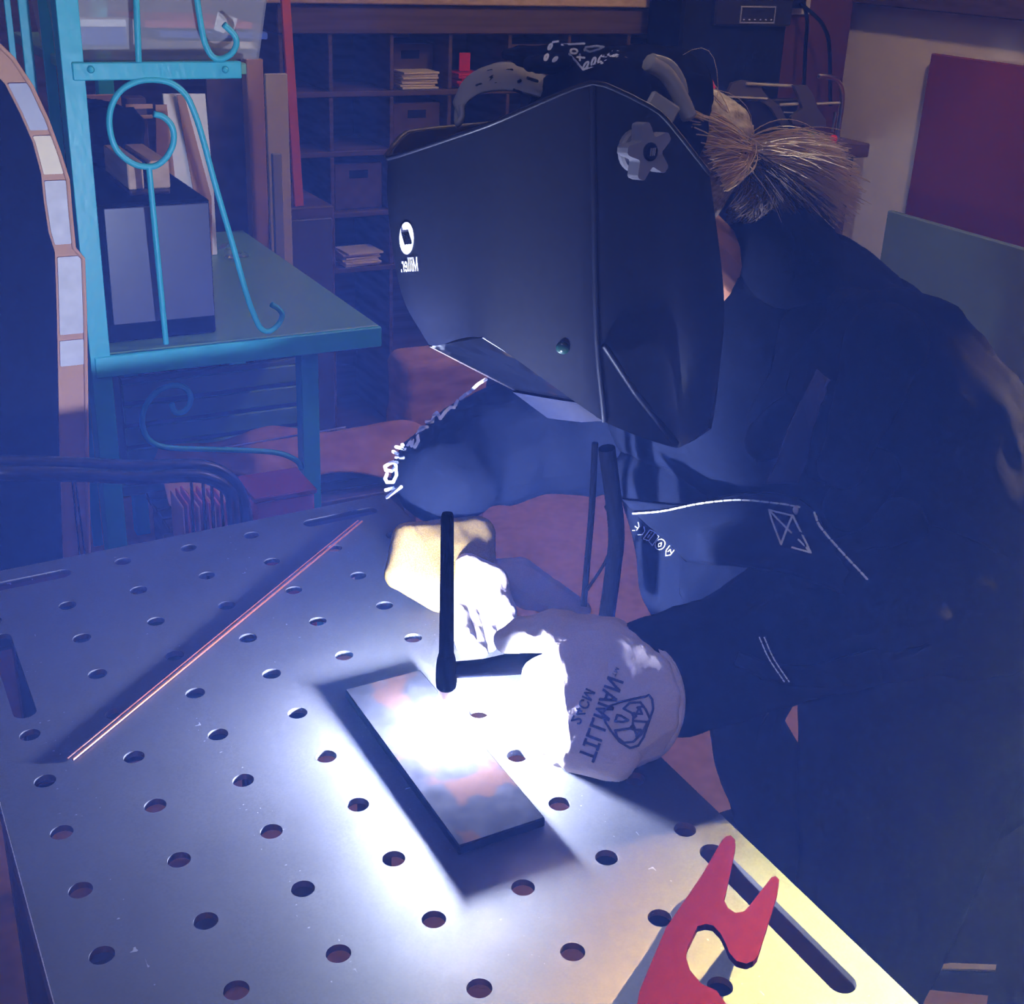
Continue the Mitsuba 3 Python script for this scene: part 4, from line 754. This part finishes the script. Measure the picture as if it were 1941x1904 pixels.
for r in range(5):
    for i, x in enumerate(cx):
        if r == 4 and i % 2: continue
        part(k, 'divider', box((x - .006, Yk + .002, rows_[r + 1] + .0065), (x + .006, Yk + .278, rows_[r] - .0095 * (r > 0) - .0005), .002), 'mat_dark_wood')
ORD = ['lowest', 'second from the bottom', 'third from the bottom', 'fourth from the bottom', 'fifth from the bottom', 'sixth from the bottom', 'topmost']
LFT = ['leftmost', 'second from the left', 'third from the left', 'fourth from the left', 'fifth from the left', 'sixth from the left', 'seventh from the left', 'eighth from the left', 'rightmost']
def cell(c, r): return cx[c] + .008, cx[c + 1] - .008, rows_[r + 1] + .0068, rows_[r] - .012
def cubby_box(c, r, lb, d0=.03, hh=.86):
    k = thing('storage_box', lb, 'box'); x0, x1, z0, z1 = cell(c, r); z1 = z0 + (z1 - z0) * hh
    part(k, 'body', box((x0 + .008, Yk + d0, z0), (x1 - .008, Yk + .26, z1), .003), 'mat_brown_box')
    xm = (x0 + x1) / 2; part(k, 'handle_slot', box((xm - .028, Yk + d0 - .0015, z1 - .042), (xm + .028, Yk + d0 - .0003, z1 - .020), .0005), 'mat_black_matt')
cubby_box(2, 0, 'brown storage box behind the envelopes in the top row of the cubby shelf', .08)
cubby_box(2, 1, 'brown storage box in the second cubby row, left of the helmet rim')
cubby_box(1, 2, 'brown storage box in the third cubby row above the paper bundle')
cubby_box(4, 0, 'brown storage box in the top cubby row right of the red papers')
cubby_box(6, 0, 'brown storage box in the top cubby row beside the black machine')
def bundle(name, c, r, n, m_, lb, cat_, grp, x_off=.0, w=.10, seed=1):
    x0, x1, z0, z1 = cell(c, r); g = np.random.default_rng(seed)
    for i in range(n):
        k = thing(name, lb + ', ' + ('topmost' if i == n - 1 else ORD[i]), cat_, grp); put(k, obox(((x0 + x1) / 2 + x_off + g.normal(0, .003), Yk + .055 + g.normal(0, .004), z0 + .0035 + i * .0068), (w, .10, .006), rz(g.normal(0, .04)), .001), m_)
bundle('envelope', 2, 0, 7, 'mat_paper', 'cream envelope in the top cubby bundle', 'envelope', 'bundled envelopes in the top cubby row', 0, .11, 2)
bundle('red_paper', 3, 0, 6, 'mat_red_paper', 'red paper in the top cubby row', 'paper', 'red papers in the top cubby row', -.02, .085, 3)
bundle('paper_slip', 1, 3, 6, 'mat_paper', 'cream slip low in the cubby shelf', 'paper', 'paper bundle low in the cubby shelf', .0, .11, 4)
bundle('white_paper', 0, 3, 2, 'mat_white', 'white sheet lying low in the left end of the cubby shelf', 'paper', 'white sheets low in the cubby shelf', .0, .10, 5)
bundle('pale_envelope', 5, 0, 3, 'mat_grey_plastic', 'grey envelope in the cubby above the bandana', 'envelope', 'grey envelopes in the top cubby row', .0, .10, 6)
k = thing('red_card', 'red card standing on the red papers in the cubby shelf', 'card'); x0, x1, z0, z1 = cell(3, 0); put(k, obox((x0 + .06, Yk + .05, z0 + .068), (.035, .003, .05), None, .0005), 'mat_red_paper')

# ------------------------------------------------------------------ machine and tools at the back right
Ym = 2.02
k = thing('workbench', 'dark workbench carrying the black machine and the tools', 'workbench'); bz = W(1400, 272, Ym)[2]
x0, x1 = W(1262, 272, Ym)[0], W(1606, 272, Ym)[0]
part(k, 'top', box((x0, Ym - .10, bz - .04), (x1, 2.36, bz), .003), 'mat_dark_wood')
for x in (x0 + .02, x1 - .06): part(k, 'leg', box((x, Ym - .05, 0), (x + .05, 2.3, bz - .041), .003), 'mat_dark_wood')
k = thing('black_machine', 'black machine with a small framed display on the workbench', 'machine'); Yq = 2.16
a, b = W(1296, 2, Yq), W(1478, 172, Yq)
part(k, 'body', box((a[0], Yq, bz + .001), (b[0], 2.34, a[2] + .02), .008), 'mat_black_matt')
part(k, 'head', box((a[0] + .10, Yq - .02, a[2] - .065), (b[0] - .002, Yq - .001, a[2] + .03), .006), 'mat_black_metal')
q = rect(1407, 14, 1466, 42, Yq - .0235, .003, .001); part(k, 'display', q, 'mat_black_gloss')
p = q.bounds
fr = [((p[0][0] - .004, p[0][2] - .004), (p[1][0] + .004, p[0][2])), ((p[0][0] - .004, p[1][2]), (p[1][0] + .004, p[1][2] + .004)), ((p[0][0] - .004, p[0][2]), (p[0][0], p[1][2])), ((p[1][0], p[0][2]), (p[1][0] + .004, p[1][2]))]
for (u0, w0), (u1, w1) in fr: part(k, 'display_frame', box((u0, Yq - .0245, w0), (u1, Yq - .0205, w1), .0005), 'mat_grey_plastic')
for i in range(6): u = p[0][0] + (i + .5) * (p[1][0] - p[0][0]) / 6; part(k, 'display_mark', box((u - .003, Yq - .0250, p[0][2] + .005), (u + .003, Yq - .0238, p[0][2] + .008), .0003), 'mat_white')
k = thing('power_outlet', 'pale power outlet on the dark pillar with a black plug', 'outlet')
q = rect(1482, -4, 1535, 28, 2.30, .012, .003); part(k, 'cover_plate', q, 'mat_pale_plastic'); part(k, 'plug', rect(1497, -2, 1528, 16, 2.27, .0295, .004), 'mat_black_matt')
k = thing('wooden_pillar', 'dark reddish wooden pillar between the machine and the cream wall', 'pillar'); a, b = W(1478, 100, 2.314), W(1560, 100, 2.314); put(k, box((a[0], 2.314, 0), (b[0] + .10, 2.40, 1.6), .003), 'mat_red_wood')
for i, (pl, lb) in enumerate((([(1524, 8, 2.268), (1530, 40, 2.24), (1527, 90, 2.24), (1524, 160, 2.24), (1522, 240, 2.24)], 'black power cord hanging straight from the outlet'), ([(1516, 6, 2.262), (1545, 30, 2.22), (1562, 52, 2.22), (1572, 90, 2.22), (1574, 200, 2.25)], 'black cord looping right from the outlet across the pillar'))):
    k = thing('power_cable', lb, 'cord'); put(k, tube(spline([W(*x) for x in pl], 6), .006, 8), 'mat_black_rubber', True)
k = thing('bar_clamp', 'grey steel bar clamp frame lying on the workbench', 'clamp'); Yt = 1.97
def flat(px, Y, th, m_, nm='arm', par=None, lb=None):
    g_ = Polygon([(W(x, y, Y)[0], W(x, y, Y)[2]) for x, y in px]).buffer(.004).buffer(-.004)
    part(par or k, nm, extrude(g_, th, FX, (0, Y + th, 0)), m_, 20, label=lb)
flat([(1378, 182), (1388, 158), (1410, 152), (1440, 158), (1446, 172), (1458, 186), (1478, 200), (1490, 225), (1515, 250), (1505, 258), (1482, 240), (1462, 205), (1440, 190), (1400, 186)], Yt, .012, 'mat_grey_metal')
flat([(1505, 162), (1530, 162), (1542, 180), (1550, 205), (1566, 228), (1566, 242), (1540, 240), (1502, 235), (1500, 222), (1522, 205), (1515, 185)], Yt - .02, .012, 'mat_grey_metal')
for (x0_, y0_, x1_, y1_, rr) in ((1415, 159, 1502, 163, .0045), (1322, 181, 1454, 187, .003), (1478, 199, 1512, 197, .0045), (1548, 197, 1592, 195, .004), (1486, 213, 1514, 214, .002)):
    part(k, 'bar', tube(np.array([W(x0_, y0_, Yt - .004), W(x1_, y1_, Yt - .004)]), rr, 10), 'mat_pale_plastic', True, label='bright steel bar')
part(k, 'foot', rect(1340, 192, 1505, 268, Yt + .013, .03, .004), 'mat_black_metal')
k = thing('bent_tube', 'bent chrome tube standing against the cream wall by the workbench', 'tube'); put(k, tube(spline([W(x, y, 1.99) for x, y in ((1552, 144), (1572, 146), (1588, 154), (1596, 172), (1596, 200), (1590, 240), (1585, 274))], 6), .007, 12), 'mat_chrome', True)
k = thing('red_rag', 'small red rag on the workbench beside the black machine', 'rag'); c = W(1334, 172, 2.05)
put(k, organic(hull([c + np.array([dx, dy, dz]) for dx, dy, dz in ((-.03, 0, 0), (.02, 0, -.012), (.02, .01, .012), (-.01, .02, .0))], [.012, .016, .014, .01]), .006, 3, fold(.008, 40, 51)), 'mat_cloth_red', True)
k = thing('green_dial', 'green round knob of a tool above the ponytail', 'knob'); c = W(1540, 258, 1.95); put(k, lathe([(0, .012), (.010, .012), (.014, .006), (.014, -.006), (.010, -.012), (0, -.012)], c, (.2, -1, .2)), 'mat_green_knob', 40)
k = thing('screwdriver', 'red handled screwdriver standing at the right end of the workbench', 'screwdriver'); c = W(1578, 252, 1.95)
part(k, 'handle', lathe([(0, .0), (.010, .002), (.012, .012), (.010, .03), (.012, .045), (.006, .052), (0, .052)], W(1575, 290, 1.95), (.05, 0, 1)), 'mat_cloth_red', 40); part(k, 'blade', tube(np.array([W(1578, 250, 1.95), W(1584, 212, 1.95)]), .004, 8), 'mat_chrome', True)
k = thing('pale_block', 'small cream block on the black clamp foot above the ponytail', 'block'); put(k, rect(1401, 238, 1429, 247, Yt - .006, .018, .002), 'mat_paper')

# boards along the cream wall
k = thing('red_board', 'large dark red board leaning on the cream wall', 'board'); a, b = wat(1767, 101, 0, 2.97), wat(1695, 420, 0, 2.97)
put(k, box((2.965, -.2, .05), (2.985, a[1], a[2]), .003), 'mat_red_board')
k = thing('grey_green_board', 'grey green panel standing before the red board', 'panel'); a = wat(1682, 399, 0, 2.62)
part(k, 'panel_sheet', box((2.62, .2, .0), (2.64, a[1], a[2]), .003), 'mat_olive')

k = thing('floor_mat', 'dark rubber mat on the floor under the person', 'mat'); put(k, box((.86, -.75, 0), (1.75, .42, .005), .002), 'mat_trousers')
# scraps on the floor at the lower right
for nm, px4, m_, lb in (('wood_strip', [(1766, 1832), (1800, 1826), (1889, 1829), (1887, 1840), (1840, 1838), (1775, 1837)], 'mat_pale_board', 'pale wooden splint lying on the floor at the lower right'),
                        ('cardboard_piece', [(1750, 1876), (1873, 1888), (1866, 1935), (1735, 1935)], 'mat_tan', 'tan cardboard piece on the floor in the lower right corner'),
                        ('wood_chip', [(1674, 1823), (1690, 1819), (1692, 1823), (1680, 1826)], 'mat_pale_board', 'tiny pale chip on the mat beside the table edge')):
    k = thing(nm, lb, nm.replace('_', ' ')); g_ = Polygon([tuple(wat(x, y, 2, .009)[:2]) for x, y in px4]); put(k, extrude(g_, .0035, o=(0, 0, .0055)), m_, False)
